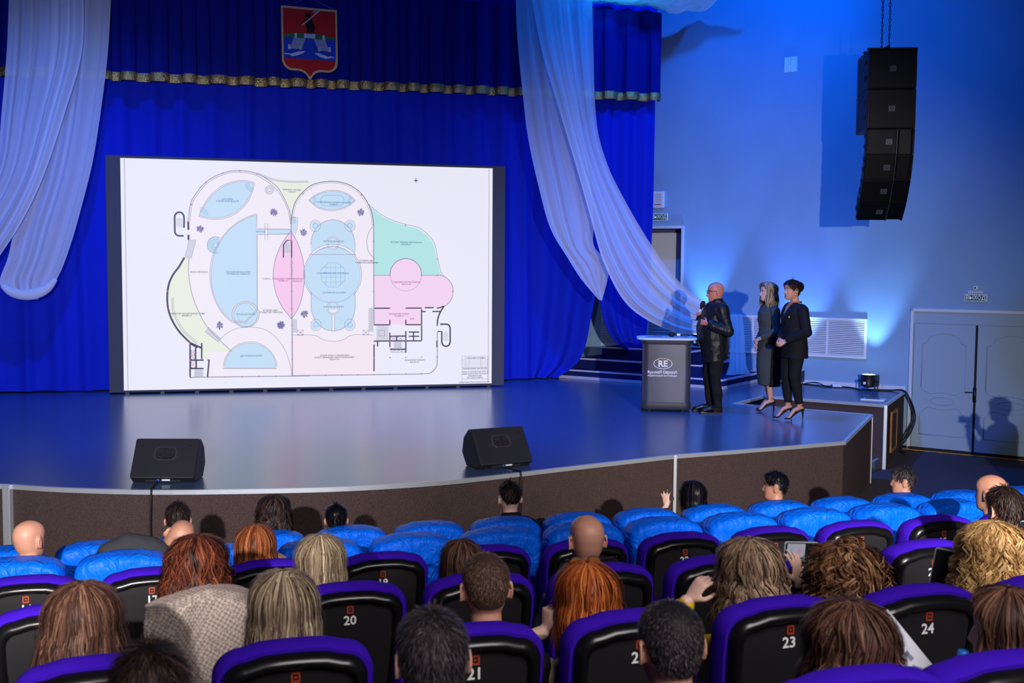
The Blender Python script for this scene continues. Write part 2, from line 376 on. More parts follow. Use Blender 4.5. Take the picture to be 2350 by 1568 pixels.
for i in range(3):
    b = MB(); wbox(b, -5.45, -2.41, 1.68, 1.692, ST+0.004+i*0.017, ST+0.018+i*0.017); b.build('plinth_rib', m_stepedge, stp)
    b = MB(); wbox(b, -2.42, -2.408, 0.02, 1.69, ST+0.004+i*0.017, ST+0.018+i*0.017); b.build('plinth_rib', m_stepedge, stp)

# wall grilles
def grille(s0, s1, z0, z1, label):
    g = wthing('wall_grille', label, 'grille', 'white slatted wall grilles')
    f = 0.04
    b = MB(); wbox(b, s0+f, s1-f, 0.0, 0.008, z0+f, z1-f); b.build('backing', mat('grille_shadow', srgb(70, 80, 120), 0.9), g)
    nm = max(1, round((s1-s0)/0.68)); bars = [(s0, s0+f, z0, z1), (s1-f, s1, z0, z1), (s0+f, s1-f, z0, z0+f), (s0+f, s1-f, z1-f, z1)]
    for i in range(1, nm): c = s0+(s1-s0)*i/nm; bars.append((c-0.015, c+0.015, z0+f, z1-f))
    for bb in bars:
        b = MB(); wbox(b, bb[0], bb[1], 0, 0.035, bb[2], bb[3]); b.build('frame_bar', m_white_pl, g)
    n = round((z1-z0-2*f)/0.029); me = None
    for i in range(n):
        z = z0+f+(i+0.5)*(z1-z0-2*f)/n
        if me is None:
            b = MB(); b.box(((s0+s1)/2, -0.02, 0), (s1-s0-2*f, 0.012, 0.019), (0.35, 0, 0)); o = b.build('slat', m_white_pl, g); me = o.data
        else: o = bpy.data.objects.new('slat', me); COL.objects.link(o); o.parent = g
        o.location.z = z
grille(-3.25, -0.675, 1.39, 2.035, 'long white slatted grille on the wall behind the two women')
grille(-6.5, -5.2, 1.39, 2.035, 'white slatted grille seen through the gap in the blue curtain')
# ------------------------------------------------------------------ curtains
def pleat(x, seed, lam, amp, sharp=1.0):
    ph = x/lam*2*PI + 2.2*nz(x*0.9, seed) + 1.1*nz(x*2.7, seed+5)
    a = 0.65+0.6*abs(nz(x*0.6, seed+9))
    return amp*a*(math.sin(ph)+0.35*math.sin(2*ph+1.3))
def path_pt(path, t):
    L = [0.0]
    for a, b in zip(path, path[1:]): L.append(L[-1]+(Vector(b)-Vector(a)).length)
    d = t*L[-1]
    for i in range(len(path)-1):
        if d <= L[i+1] or i == len(path)-2:
            k = (d-L[i])/(L[i+1]-L[i]); return Vector(path[i]).lerp(Vector(path[i+1]), k), d
BACK = [(-7.6, 17.35), (-3.5, 17.5), (-2.0, 17.52), (4.3, 18.0), (4.80, 18.14)]
def curtain(name, label, path, z0, z1, nu, nv, lam, amp, seed, mtl, group=None, hem=0.0):
    mb = MB()
    def fn(u, v):
        p, d = path_pt(path, u); z = z0+(z1-z0)*v
        k = 0.75+0.35*(1-v)
        y = p.y + pleat(d+0.05*math.sin(v*3+d), seed, lam, amp*k)
        return (p.x+0.02*nz(d*1.5, v*2, seed), y, z + (hem*nz(d*2, seed) if v == 0 else 0))
    mb.grid(fn, nu, nv); o = mb.build(name, mtl, smooth=True, fixn=False); return tag(o, label, 'curtain', group)
curtain('backdrop_curtain', 'wide royal blue backdrop curtain hanging behind the screen', BACK, ST+0.025, 7.3, 620, 10, 0.46, 0.055, 3, m_velvet, hem=0.02)
# tied-back blue curtain panel at the right end: hangs from the top, its lower left edge pulled towards the steps
def side_panel():
    mb = MB()
    Ltop, Rtop = on_y(1362, 225, 18.02), on_y(1507, 232, 18.05)
    rows = [(7.25, Ltop.x-0.05, Rtop.x), (5.6, Ltop.x-0.05, Rtop.x-0.02)]
    keys = [(225, 1355, 1506), (450, 1360, 1502), (600, 1366, 1496), (680, 1376, 1492), (740, 1388, 1488), (780, 1408, 1484), (802, 1432, 1480)]
    R = [(7.25, Ltop.x-0.05, Rtop.x, 18.03)]
    for i, (y, xl, xr) in enumerate(keys):
        a = on_y(xl, y, 18.03); c = on_y(xr, y, 18.03); R.append((a.z, a.x, c.x, 18.03-0.0*i))
    pts = [(Vector((r[0], r[1], 0)), Vector((r[0], r[2], 0))) for r in R]
    ls = spl([(r[0], r[1], 0) for r in R], 6); rs = spl([(r[0], r[2], 0) for r in R], 6)
    n = len(ls)-1
    def fn(u, v):
        i = min(int(v*n), n-1); k = v*n-i
        a = ls[i].lerp(ls[i+1], k); c = rs[i].lerp(rs[i+1], k)
        w = c.y-a.y; x = a.y+(c.y-a.y)*u; z = a.x
        return (x, 18.03+0.05*math.sin(u*2*PI*3.2+0.6*math.sin(v*3))*min(1, 0.4+w)+0.02*nz(u*5, v*3, 1.0), z+0.12*(1-v)*0+0.10*math.sin(u*PI)*max(0, v-0.85)*-4)
    mb.grid(fn, 60, 70); o = mb.build('side_curtain', m_velvet, smooth=True, fixn=False)
    tag(o, 'narrow blue curtain panel gathered above the steps, right of the backdrop', 'curtain')
side_panel()
def leg_panel():   # the backdrop's right hand width that drops to the floor before the steps, edge swept to the left low down
    mb = MB()
    keys = [(0, 1216, 1372), (230, 1216, 1372), (500, 1214, 1371), (640, 1212, 1369), (740, 1210, 1352), (800, 1208, 1340), (840, 1208, 1318), (866, 1208, 1276)]
    R = []
    for (y, xl, xr) in keys: a = on_y(xl, y, 18.16); c = on_y(xr, y, 18.16); R.append((a.x, c.x, a.z))
    R[-1] = (R[-1][0], R[-1][1], ST+0.02)
    ls = spl([(r[2], r[0], 0) for r in R], 5); rs = spl([(r[2], r[1], 0) for r in R], 5); n = len(ls)-1
    def fn(u, v):
        i = min(int(v*n), n-1); k = v*n-i; a = ls[i].lerp(ls[i+1], k); c = rs[i].lerp(rs[i+1], k)
        return (a.y+(c.y-a.y)*u, 18.16+0.06*math.sin(u*2*PI*2.6+1+0.5*v)+0.02*nz(u*6, v*4, 8.0), a.x)
    mb.grid(fn, 48, 40); o = mb.build('leg_curtain', m_velvet, smooth=True, fixn=False)
    tag(o, 'blue curtain leg sweeping to the floor left of the steps', 'curtain')
leg_panel()
# valance with gold foil hem, box pleated
def vy(x): return 17.16+0.079*(x+2)
val = thing('stage_valance', 'dark blue pleated valance with a gold hem across the top of the stage', 'valance', (0, 0, 0))
VX0, VX1 = -7.4, on_y(1517, 225, 17.87).x
def vprof():
    rnd = random.Random(11); x = VX0; P = []
    while x < VX1:
        w = rnd.uniform(0.19, 0.26); g = rnd.uniform(0.12, 0.2)
        fwd = -0.075-rnd.random()*0.02
        P += [(x, 0.03), (x+0.015, fwd*0.6), (x+0.02, fwd), (x+w*0.5, fwd-0.022), (x+w, fwd), (x+w+0.005, fwd*0.5), (x+w-0.02, 0.02), (x+w+0.03, 0.045), (x+w+g*0.6, 0.05)]
        x += w+g
    return [(min(a, VX1), b) for a, b in P]
VP = vprof()
def vz(x): return 5.50+0.018*(x+2)
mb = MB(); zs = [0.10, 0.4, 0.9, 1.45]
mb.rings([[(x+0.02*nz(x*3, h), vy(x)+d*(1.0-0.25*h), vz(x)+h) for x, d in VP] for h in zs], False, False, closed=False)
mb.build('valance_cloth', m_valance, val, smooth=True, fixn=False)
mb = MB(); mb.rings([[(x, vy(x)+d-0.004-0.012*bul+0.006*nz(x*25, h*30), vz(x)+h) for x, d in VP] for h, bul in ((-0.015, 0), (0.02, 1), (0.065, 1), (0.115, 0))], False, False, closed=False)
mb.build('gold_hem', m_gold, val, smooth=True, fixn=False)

# crumpled pale fabric hung under the ceiling above the valance
mb = MB()
def cf(u, v):
    x = 1.2+u*6.45; y = 17.9-v*1.5
    edge = 7.36-0.10*max(0, (u-0.55))*2.0
    return (x, y, edge-0.14*u+0.09*nz(x*2.3, y*2.0, 2)+0.07*abs(nz(x*5, y*4, 7))+0.35*v*(0.6+0.4*nz(x*1.2, 0, 3)))
mb.grid(cf, 90, 18); tag(mb.build('ceiling_swag', m_skyfab, fixn=False), 'crumpled pale fabric lit cyan under the ceiling over the stage', 'fabric')

# ------------------------------------------------------------------ sheer white drapes
def sheer_mat():
    M = bpy.data.materials.new('sheer_voile'); M.use_nodes = True; N = M.node_tree.nodes; L = M.node_tree.links
    b = N['Principled BSDF']; b.inputs['Base Color'].default_value = (*srgb(240, 243, 250), 1); b.inputs['Roughness'].default_value = 0.7
    tr = N.new('ShaderNodeBsdfTransparent'); tl = N.new('ShaderNodeBsdfTranslucent'); tl.inputs[0].default_value = (0.8, 0.84, 0.95, 1)
    m1 = N.new('ShaderNodeMixShader'); m1.inputs[0].default_value = 0.3; L.new(b.outputs[0], m1.inputs[1]); L.new(tl.outputs[0], m1.inputs[2])
    lw = N.new('ShaderNodeLayerWeight'); lw.inputs[0].default_value = 0.35
    rp = N.new('ShaderNodeMapRange'); rp.inputs[3].default_value = 0.64; rp.inputs[4].default_value = 0.93; L.new(lw.outputs['Facing'], rp.inputs[0])
    m2 = N.new('ShaderNodeMixShader'); L.new(rp.outputs[0], m2.inputs[0]); L.new(tr.outputs[0], m2.inputs[1]); L.new(m1.outputs[0], m2.inputs[2])
    L.new(m2.outputs[0], N['Material Output'].inputs[0]); MATS['sheer'] = M; return M
m_sheer = sheer_mat()
def drape_sheet(name, left, right, Yl, Yr, nu, nv, folds, amp, parent, seed):
    """left/right: outlines read off the photo as (x, y) from top to bottom, hung at the world depths Yl/Yr (functions of v)"""
    A = [on_y(x, y, 17.0) for x, y in left]; n = 8
    def curve(pts, Y):
        S = spl([(p[0], p[1], 0) for p in pts], n); m = len(S)-1
        acc = [0.0]
        for a, b in zip(S, S[1:]): acc.append(acc[-1]+(b-a).length)
        def at(v):
            d = v*acc[-1]; i = 0
            while i < m-1 and acc[i+1] < d: i += 1
            k = (d-acc[i])/max(1e-6, acc[i+1]-acc[i]); q = S[i].lerp(S[i+1], min(1, k))
            return on_y(q.x, q.y, Y(v))
        return at
    L, R = curve(left, Yl), curve(right, Yr); mb = MB()
    def fn(u, v):
        a, b = L(v), R(v); w = (b-a).length
        uu = u+0.05*nz(u*4, v*1.5, seed)*math.sin(u*PI)
        p = a.lerp(b, uu)
        p.y += amp*(0.9*math.sin(2*PI*folds*0.55*u+3.0*nz(u*2.2, v*0.8, seed))+0.8*nz(u*folds*1.3, v*1.1, seed+2)+0.45*nz(u*folds*3.2, v*0.9, seed+4))*min(1.0, 0.25+w*0.9)
        return p
    mb.grid(fn, nu, nv); return mb.build(name, m_sheer, parent, smooth=True, fixn=False)
rd = thing('sheer_drape', 'white sheer drape sweeping from the ceiling to the steps, right of the screen', 'drape', (0, 0, 0), 0, 'white sheer stage drapes')
drape_sheet('front_tail', [(1184, -60), (1186, 60), (1198, 200), (1212, 320), (1238, 440), (1262, 525), (1300, 590), (1332, 640), (1373, 688)],
            [(1300, -60), (1318, 100), (1330, 240), (1345, 350), (1358, 430), (1364, 510), (1364, 565), (1398, 610), (1382, 690)],
            lambda v: 16.9, lambda v: 16.95, 110, 70, 6.5, 0.045, rd, 1.3)
drape_sheet('swept_sheet', [(1212, -60), (1240, 100), (1280, 240), (1322, 380), (1356, 500), (1385, 600), (1432, 690), (1490, 737), (1560, 764), (1625, 766)],
            [(1358, -60), (1361, 120), (1368, 280), (1392, 375), (1430, 455), (1482, 545), (1540, 628), (1590, 676), (1635, 706), (1660, 722)],
            lambda v: 16.75-0.3*v, lambda v: 16.8-0.2*v, 120, 80, 8.5, 0.05, rd, 4.1)
drape_sheet('hanging_end', [(1676, 722), (1676, 760), (1674, 800), (1672, 835), (1664, 862)], [(1702, 722), (1706, 750), (1708, 800), (1712, 842), (1722, 858)],
            lambda v: 17.05-0.35*v, lambda v: 16.95-0.35*v, 40, 30, 4.5, 0.05, rd, 2.2)
ld = thing('sheer_drape', 'white sheer drape gathered in a loop left of the screen', 'drape', (0, 0, 0), 0, 'white sheer stage drapes')
drape_sheet('front_sheet', [(22, -60), (18, 100), (6, 250), (-10, 380), (-60, 480), (-120, 560)], [(190, -60), (188, 110), (150, 250), (100, 400), (48, 510), (-10, 600)],
            lambda v: 16.7, lambda v: 16.7, 110, 60, 7.5, 0.05, ld, 6.2)
drape_sheet('back_loop', [(120, -60), (112, 150), (96, 300), (70, 420), (36, 520), (20, 590), (2, 655), (60, 684)], [(258, -60), (250, 100), (237, 220), (216, 360), (191, 465), (164, 560), (132, 640), (86, 688)],
            lambda v: 16.95, lambda v: 16.95, 90, 70, 5.0, 0.045, ld, 9.4)
mb = MB()
K = [on_y(x, y, 16.9) for x, y in ((4, 655), (30, 672), (70, 676), (105, 664), (128, 640))]
mb.tube(spl(K, 6), [(0.03+0.05*math.sin(PI*i/24), 0.03+0.05*math.sin(PI*i/24)) for i in range(25)], 12); mb.build('rolled_edge', m_sheer, ld, smooth=True)

# ------------------------------------------------------------------ coat of arms banner
EMY = 17.24
em = thing('coat_of_arms', 'red and blue shield banner with a bear, stairs and two fish', 'banner', (0, 0, 0))
def epx(cx, cy, k=0): p = on_y(600+cx*220/1725, cy*200/1568, EMY); return Vector((p.x, EMY-0.02-0.004*k, p.z))
def flat(name, pts, col, k, parent, rough=0.7, metal=0):
    mb = MB(); mb.fill([epx(x, y, k) for x, y in pts]); return mb.build(name, mat('emblem_'+col, srgb(col), rough, metal, spec=0.2), parent, fixn=False)
outer = [(350, 100), (1358, 188), (1366, 700), (1372, 1120)] + [(v.x, v.y) for v in spl([(1372, 1120), (1345, 1240), (1230, 1308), (1060, 1302), (950, 1345), (872, 1442), (800, 1345), (700, 1282), (520, 1262), (420, 1195), (368, 1090)], 5)]
mb = MB()
fr_ = [epx(x, y, 0) for x, y in outer]; bk_ = [p+Vector((0, 0.02, 0)) for p in fr_]; mb.rings([bk_, fr_], False, False); mb.fill(fr_); mb.fill(bk_)
mb.build('shield_border', mat('emblem_gold', srgb(190, 158, 112), 0.6, bump=(120, 0.5, 0.01)), em, fixn=False)
inner = [(382, 142), (1324, 228), (1332, 700), (1334, 1110)] + [(v.x, v.y) for v in spl([(1334, 1110), (1305, 1215), (1215, 1275), (1050, 1265), (940, 1300), (872, 1378), (800, 1300), (690, 1245), (530, 1225), (440, 1165), (402, 1080)], 5)]
flat('red_field', inner, '#a3161a', 1, em)
flat('blue_field', [(400, 668), (1332, 738), (1332, 1110), (402, 1042)], '#0c35a8', 2, em)
flat('green_hill', [(400, 630)] + [(x, 630+(x-400)*0.07-((x-400)*(1332-x))/932**2*190) for x in range(450, 1332, 60)] + [(1332, 700), (1332, 738), (950, 706), (800, 700), (400, 668)], '#0f6a3c', 3, em)
bear = [(795, 595), (825, 545), (800, 500), (795, 440), (775, 430), (765, 405), (790, 385), (755, 392), (755, 372), (805, 355), (830, 330), (800, 330), (778, 315), (785, 290), (800, 250), (815, 226), (832, 240), (858, 238), (880, 240), (882, 265), (888, 320), (912, 350), (922, 400), (945, 450), (962, 500), (950, 560), (940, 602)]
flat('bear', bear, '#120d12', 4, em)
flat('axe_shaft', [(722, 455), (735, 470), (1045, 215), (1030, 200)], '#c9a89a', 5, em)
flat('axe_blade', [(930, 215), (955, 195), (1000, 200), (985, 245), (940, 262), (932, 240)], '#8f7a6c', 6, em)
for (pts, n_, nm) in (([(575, 690), (790, 700), (720, 895), (515, 880)], 7, 'stairway'), ([(940, 715), (1145, 730), (1220, 940), (1020, 915)], 7, 'stairway')):
    st_ = flat(nm, pts, '#8d97b8', 5, em)
    for i in range(n_):
        t0 = (i+0.35)/n_; t1 = (i+0.6)/n_
        A = lambda t: tuple(Vector(pts[0]).lerp(Vector(pts[3]), t)); B = lambda t: tuple(Vector(pts[1]).lerp(Vector(pts[2]), t))
        flat('stair_line', [A(t0), B(t0), B(t1), A(t1)], '#4b5478', 6, st_)
for (x, y) in ((615, 650), (1115, 690), (787, 655), (940, 665), (500, 850), (700, 860), (1040, 895), (1222, 905)):
    flat('pillar', [(x-20, y-45), (x+20, y-45), (x+24, y+40), (x-24, y+40)], '#a8b0c8', 6, em)
flat('gate_block', [(815, 620), (918, 626), (918, 700), (815, 694)], '#a0a8c2', 6, em)
for pts in ([(405, 962), (470, 965), (530, 975), (640, 940), (740, 928), (790, 932), (730, 975), (640, 1005), (550, 1020), (495, 985), (430, 985)], [(945, 962), (1020, 965), (1120, 1000), (1200, 1030), (1250, 1018), (1325, 1048), (1260, 1052), (1160, 1070), (1060, 1040), (1000, 1000)]):
    flat('fish', pts, '#aeb8cc', 5, em)
mb = MB(); mb.tube([epx(440, 105, 0), epx(860, -30, 0), epx(1300, 180, 0)], 0.004, 5); mb.build('hanging_cord', mat('blue_cord', srgb(40, 80, 190), 0.6), em)

# ------------------------------------------------------------------ LED screen with the floor plan
SY = 17.096
led = thing('led_screen', 'large LED screen showing a coloured floor plan of pools', 'screen', (1.08, SY, ST))
m_ledframe = mat('led_cabinet', srgb(58, 60, 74), 0.65, spec=0.4)
SX0, SX1, SZ0, SZ1 = -1.893, 4.062, 0.945, 4.41
def lofs(o): o.location = (-1.08, -SY, -ST); return o
mb = MB(); mb.box(((SX0+SX1)/2, SY+0.05, (SZ0+SZ1)/2), (SX1-SX0, 0.1, SZ1-SZ0)); lofs(mb.build('cabinet', m_ledframe, led, bevel=0.004))
for i in range(12):
    mb = MB(); mb.box((SX0+0.25+i*0.496, SY+0.05, SZ0-0.012), (0.06, 0.09, 0.026)); lofs(mb.build('foot', m_black, led))
def em_mat(name, c, s=1.0):
    if name in MATS: return MATS[name]
    M = bpy.data.materials.new(name); M.use_nodes = True; b = M.node_tree.nodes['Principled BSDF']
    b.inputs['Base Color'].default_value = (0.01, 0.01, 0.01, 1); b.inputs['Emission Color'].default_value = (*c, 1); b.inputs['Emission Strength'].default_value = s
    b.inputs['Roughness'].default_value = 0.5; MATS[name] = M; return M
LEDC = dict(white=(232, 232, 246), water=(192, 219, 242), pink=(240, 208, 238), lens=(244, 198, 234), palepink=(243, 227, 238), lilac=(238, 232, 243), yellow=(231, 235, 220), green=(176, 226, 226), line=(150, 150, 172), wall=(58, 58, 84), red=(205, 90, 95), text=(70, 72, 100), blueln=(110, 170, 215), stair=(205, 205, 222), tree=(120, 115, 165), teal=(30, 110, 130), ltext=(70, 120, 160), rtext=(150, 70, 120))
PLAN = {k: MB() for k in LEDC}; KZ = dict(white=0, lilac=1, palepink=2, yellow=2, green=2, pink=3, lens=3, water=4, stair=5, blueln=6, line=7, wall=8, tree=8, red=9, text=9, teal=9, ltext=9, rtext=9)
def sp(p, k=0): q = on_y(p[0], p[1], SY); return Vector((q.x, SY-0.003-0.0012*k, q.z))
S_ = 470/1271
def A(*pts): return [(230+x*S_, 340+y*S_) for x, y in pts]
def B(*pts): return [(640+x*S_, 340+y*S_) for x, y in pts]
def sfill(c, pts): PLAN[c].fill([sp(p, KZ[c]) for p in pts])
def sline(c, pts, w=0.012, closed=False):
    P = [sp(p, KZ[c]) for p in pts]
    if closed: P.append(P[0])
    mb = PLAN[c]; n = len(P); Ls = []
    for i in range(n):
        a = P[max(i-1, 0)]; b = P[min(i+1, n-1)]
        if closed and i in (0, n-1): a, b = P[-2], P[1]
        t = (b-a); t = t.normalized() if t.length > 1e-6 else Vector((1, 0, 0)); s = Vector((-t.z, 0, t.x))*(w/2); Ls.append((P[i]+s, P[i]-s))
    for (a0, a1), (b0, b1) in zip(Ls, Ls[1:]): mb.poly([a0, b0, b1, a1])
def S2(pts, n=8, closed=False): return [(v.x, v.y) for v in spl(pts, n, closed)]
def el(cx, cy, rx, ry, a0=0, a1=360, n=40): return [(cx+rx*math.cos(math.radians(a0+(a1-a0)*i/n)), cy+ry*math.sin(math.radians(a0+(a1-a0)*i/n))) for i in range(n+1)]
sfill('white', [(275.8, 362.5), (1130.5, 386.5), (1128, 880), (284.5, 896.5)])
sline('line', A((150, 66), (173, 1500)), 0.008); sline('line', B((1304, 125), (1298, 1455)), 0.008)
# left building
lb = S2(A((1185, 470), (1175, 390), (1130, 290), (1080, 225), (975, 160), (866, 140), (760, 155), (655, 212), (590, 290), (560, 350), (546, 455)), 6)
lb_body = lb + S2(A((546, 455), (548, 570), (560, 680), (552, 770), (570, 900), (610, 1010), (670, 1110), (740, 1180), (800, 1225), (820, 1262)), 5) + A((690, 1268), (665, 1420), (1190, 1414), (1186, 470))
sfill('lilac', lb_body)
sline('line', lb, 0.012); sline('line', S2(A((1178, 470), (1168, 395), (1123, 298), (1070, 235), (970, 170), (866, 150), (765, 164), (662, 220), (600, 295), (570, 352), (556, 455)), 6), 0.008)
yl = S2(A((522, 680), (490, 735), (450, 790), (425, 850), (416, 930), (425, 1010), (455, 1085), (500, 1150), (560, 1210)), 6)
sfill('yellow', yl + A((628, 1240), (635, 1310), (668, 1310), (690, 1262), (818, 1264)) + list(reversed(S2(A((552, 684), (548, 770), (566, 890), (604, 1000), (664, 1110), (740, 1190), (818, 1264)), 5))))
sline('wall', yl + A((628, 1240)), 0.028); sline('line', S2(A((552, 684), (548, 770), (566, 890), (604, 1000), (664, 1110), (740, 1190), (818, 1264)), 5), 0.01)
sline('line', S2(A((446, 930), (450, 1010), (478, 1080), (522, 1145), (600, 1215)), 5), 0.008); sline('line', S2(A((455, 925), (459, 1005), (487, 1075), (530, 1140), (610, 1210)), 5), 0.006)
sline('wall', A((546, 455), (548, 508)), 0.028); sline('wall', A((548, 538), (548, 570)), 0.028)
sline('wall', A((520, 495), (521, 440)) + [(230+x*S_, 340+y*S_) for x, y in el(491, 430, 29, 32, 0, -180, 14)] + A((463, 500)) + [(230+x*S_, 340+y*S_) for x, y in el(492, 515, 29, 30, 180, 90, 8)] + A((518, 545)), 0.024)
for i in range(5): sline('line', A((476+i*8, 435), (476+i*8, 490)), 0.005)
for poly in (A((548, 572), (597, 570), (580, 625), (566, 682), (522, 682), (540, 625)), A((670, 1112), (750, 1185), (735, 1205), (650, 1140))): sfill('stair', poly); sline('line', poly, 0.006, True)
# pools, left
def pool(pts, w=0.012, off=10, water='water'):
    sfill('water', pts); sline('line', pts, 0.006, True)
    c = (sum(p[0] for p in pts)/len(pts), sum(p[1] for p in pts)/len(pts))
    sline('line', [(p[0]+(p[0]-c[0])/math.hypot(p[0]-c[0], p[1]-c[1])*off*S_*0.9, p[1]+(p[1]-c[1])/math.hypot(p[0]-c[0], p[1]-c[1])*off*S_*0.9) for p in pts], 0.007, True)
pool(S2(A((620, 418), (640, 370), (690, 300), (760, 242), (830, 215), (890, 208), (952, 220)), 5) + S2(A((940, 265), (905, 335), (850, 390), (780, 425), (700, 435), (620, 420)), 5))
for c, a0, a1 in (((952, 222), 95, 185), ((618, 420), -90, 0)):
    for r in (30, 40, 50): sline('blueln', [(230+x*S_, 340+y*S_) for x, y in el(c[0], c[1], r, r, a0, a1, 10)], 0.006)
mainp = S2(A((968, 414), (880, 450), (800, 510), (740, 590), (702, 680), (688, 780), (695, 870), (725, 960), (770, 1030), (820, 1075)), 6) + A((900, 1075), (972, 1000), (970, 540), (1180, 535), (1180, 508), (970, 505))
pool(mainp, 0.012, 9)
sfill('water', [(230+x*S_, 340+y*S_) for x, y in el(718, 602, 48, 46, 60, 300, 24)]); 
for r in (48, 38, 28): sline('blueln', [(230+x*S_, 340+y*S_) for x, y in el(716, 602, r, r, 80, 300, 20)], 0.006)
sline('line', [(230+x*S_, 340+y*S_) for x, y in el(716, 602, 17, 17)], 0.007); sline('line', [(230+x*S_, 340+y*S_) for x, y in el(716, 602, 52, 52, 70, 305, 24)], 0.007)
PLAN['lilac'].fill([sp(p, 5) for p in [(230+x*S_, 340+y*S_) for x, y in el(902, 1033, 84, 80)]])
PLAN['water'].fill([sp(p, 6) for p in [(230+x*S_, 340+y*S_) for x, y in el(902, 1035, 74, 74)]])
sline('line', [(230+x*S_, 340+y*S_) for x, y in el(902, 1033, 84, 80)], 0.008); sline('line', [(230+x*S_, 340+y*S_) for x, y in el(902, 1035, 74, 74)], 0.008)
sline('blueln', [(230+x*S_, 340+y*S_) for x, y in el(904, 1035, 53, 53, -50, 215)], 0.006)
PLAN['lilac'].fill([sp(p, 5) for p in A((1022, 468), (1040, 468), (1040, 570), (1022, 570))]); sline('line', A((1022, 468), (1040, 468), (1040, 570), (1022, 570)), 0.007, True)
pool([(230+x*S_, 340+y*S_) for x, y in el(930, 1365, 160, 155, 180, 360, 30)], 0.012, 9)
sline('line', S2(A((745, 1185), (800, 1140), (870, 1115), (950, 1112), (1030, 1130), (1100, 1185), (1150, 1260), (1180, 1350), (1190, 1412)), 6), 0.007)
# stairwell bottom left
for seg in ([(558, 1212), (558, 1420)], [(558, 1212), (602, 1240)], [(630, 1210), (630, 1310)], [(558, 1316), (642, 1316)], [(596, 1316), (596, 1370)], [(558, 1368), (642, 1368)], [(676, 1312), (666, 1420)], [(592, 1240), (592, 1316)]): sline('wall', A(*seg), 0.022)
for (x, y, w, h) in ((564, 1255, 24, 26), (564, 1286, 24, 26), (564, 1325, 28, 38)):
    q = A((x, y), (x+w, y), (x+w, y+h), (x, y+h)); sline('text', q, 0.006, True); sline('red', [q[0], q[2]], 0.005); sline('red', [q[1], q[3]], 0.005)
sfill('stair', A((585, 1375), (638, 1375), (638, 1418), (585, 1418)))
for i in range(5): sline('line', A((585, 1380+i*9), (638, 1380+i*9)), 0.005)
# centre: yellow gallery, lens, axis wall
sfill('yellow', S2(A((1040, 190), (1100, 205), (1180, 213), (1240, 212)), 5) + S2(B((212, 210), (160, 250), (110, 320), (85, 395), (76, 460)), 5) + S2(A((1184, 462), (1175, 390), (1140, 305), (1090, 235), (1040, 190)), 5))
sline('line', S2(A((975, 160), (1040, 188), (1100, 204), (1180, 212), (1290, 211)), 6), 0.008); sline('line', S2(A((975, 152), (1045, 182), (1105, 197), (1180, 205), (1290, 205)), 6), 0.006)
for r in (10, 20, 27): sline('line', [(230+x*S_, 340+y*S_) for x, y in el(1050, 260, r, r)], 0.005)
for i in range(12): a = 2*PI*i/12; sline('line', A((1050+10*math.cos(a), 260+10*math.sin(a)), (1050+27*math.cos(a), 260+27*math.sin(a))), 0.004)
lensp = S2(A((1183, 512), (1130, 590), (1090, 680), (1074, 780), (1085, 880), (1125, 980), (1188, 1060)), 6) + S2(A((1188, 1060), (1235, 980), (1260, 880), (1267, 780), (1255, 680), (1225, 590), (1183, 512)), 6)
sfill('lens', lensp); sline('line', lensp, 0.010)
# right building body
rb = S2(B((76, 468), (84, 395), (105, 330), (150, 272), (215, 225), (320, 207), (420, 222), (500, 272), (550, 340), (578, 410), (587, 478)), 6)
sfill('lilac', rb + B((588, 1165), (455, 1162), (340, 1200), (225, 1162), (82, 1162)))
sfill('palepink', B((82, 1162), (220, 1162)) + S2(B((220, 1162), (270, 1188), (340, 1200), (405, 1188), (455, 1160)), 5) + B((588, 1160), (590, 1405), (84, 1412)))
sline('text', rb, 0.010); sline('line', S2(B((84, 468), (92, 400), (113, 337), (157, 280), (218, 234), (320, 216), (417, 231), (493, 279), (542, 346), (570, 414), (579, 478)), 6), 0.006)
sline('line', S2(B((84, 1160), (220, 1162), (270, 1188), (340, 1200), (405, 1188), (455, 1160), (588, 1160)), 5), 0.007)
eye = S2(B((192, 325), (240, 290), (330, 268), (415, 285), (468, 327)), 6) + S2(B((468, 327), (415, 362), (335, 383), (250, 368), (192, 325)), 6)
pool(eye, 0.01, 8); sline('blueln', [(640+x*S_, 340+y*S_) for x, y in el(290, 326, 30, 33, 90, 270, 12)] + [(640+x*S_, 340+y*S_) for x, y in el(375, 326, 30, 33, -90, 90, 12)], 0.006, True)
for cx, a0, a1 in ((205, -70, 70), (457, 110, 250)):
    for r in (18, 26): sline('blueln', [(640+x*S_, 340+y*S_) for x, y in el(cx, 326, r, r, a0, a1, 10)], 0.006)
for cx, cy in ((226, 482), (440, 482), (230, 1097), (440, 1097)):
    PLAN['water'].fill([sp(p, 4.5) for p in [(640+x*S_, 340+y*S_) for x, y in el(cx, cy, 26, 30)]]); sline('line', [(640+x*S_, 340+y*S_) for x, y in el(cx, cy, 32, 36)], 0.007)
    sline('blueln', [(640+x*S_, 340+y*S_) for x, y in el(cx, cy, 15, 15)], 0.006)
up = [(640+x*S_, 340+y*S_) for x, y in el(335, 600, 137, 155, 180, 360, 30)] + B((472, 660), (200, 660)); sfill('water', up); sline('line', up, 0.008)
lp = B((200, 890)) + [(640+x*S_, 340+y*S_) for x, y in el(337, 980, 137, 155, 180, 0, 30)] + B((472, 890)); sfill('water', lp); sline('line', lp, 0.008)
PLAN['water'].fill([sp(p, 4.2) for p in [(640+x*S_, 340+y*S_) for x, y in el(333, 785, 172, 175)]]); sline('blueln', [(640+x*S_, 340+y*S_) for x, y in el(333, 785, 172, 175)], 0.006)
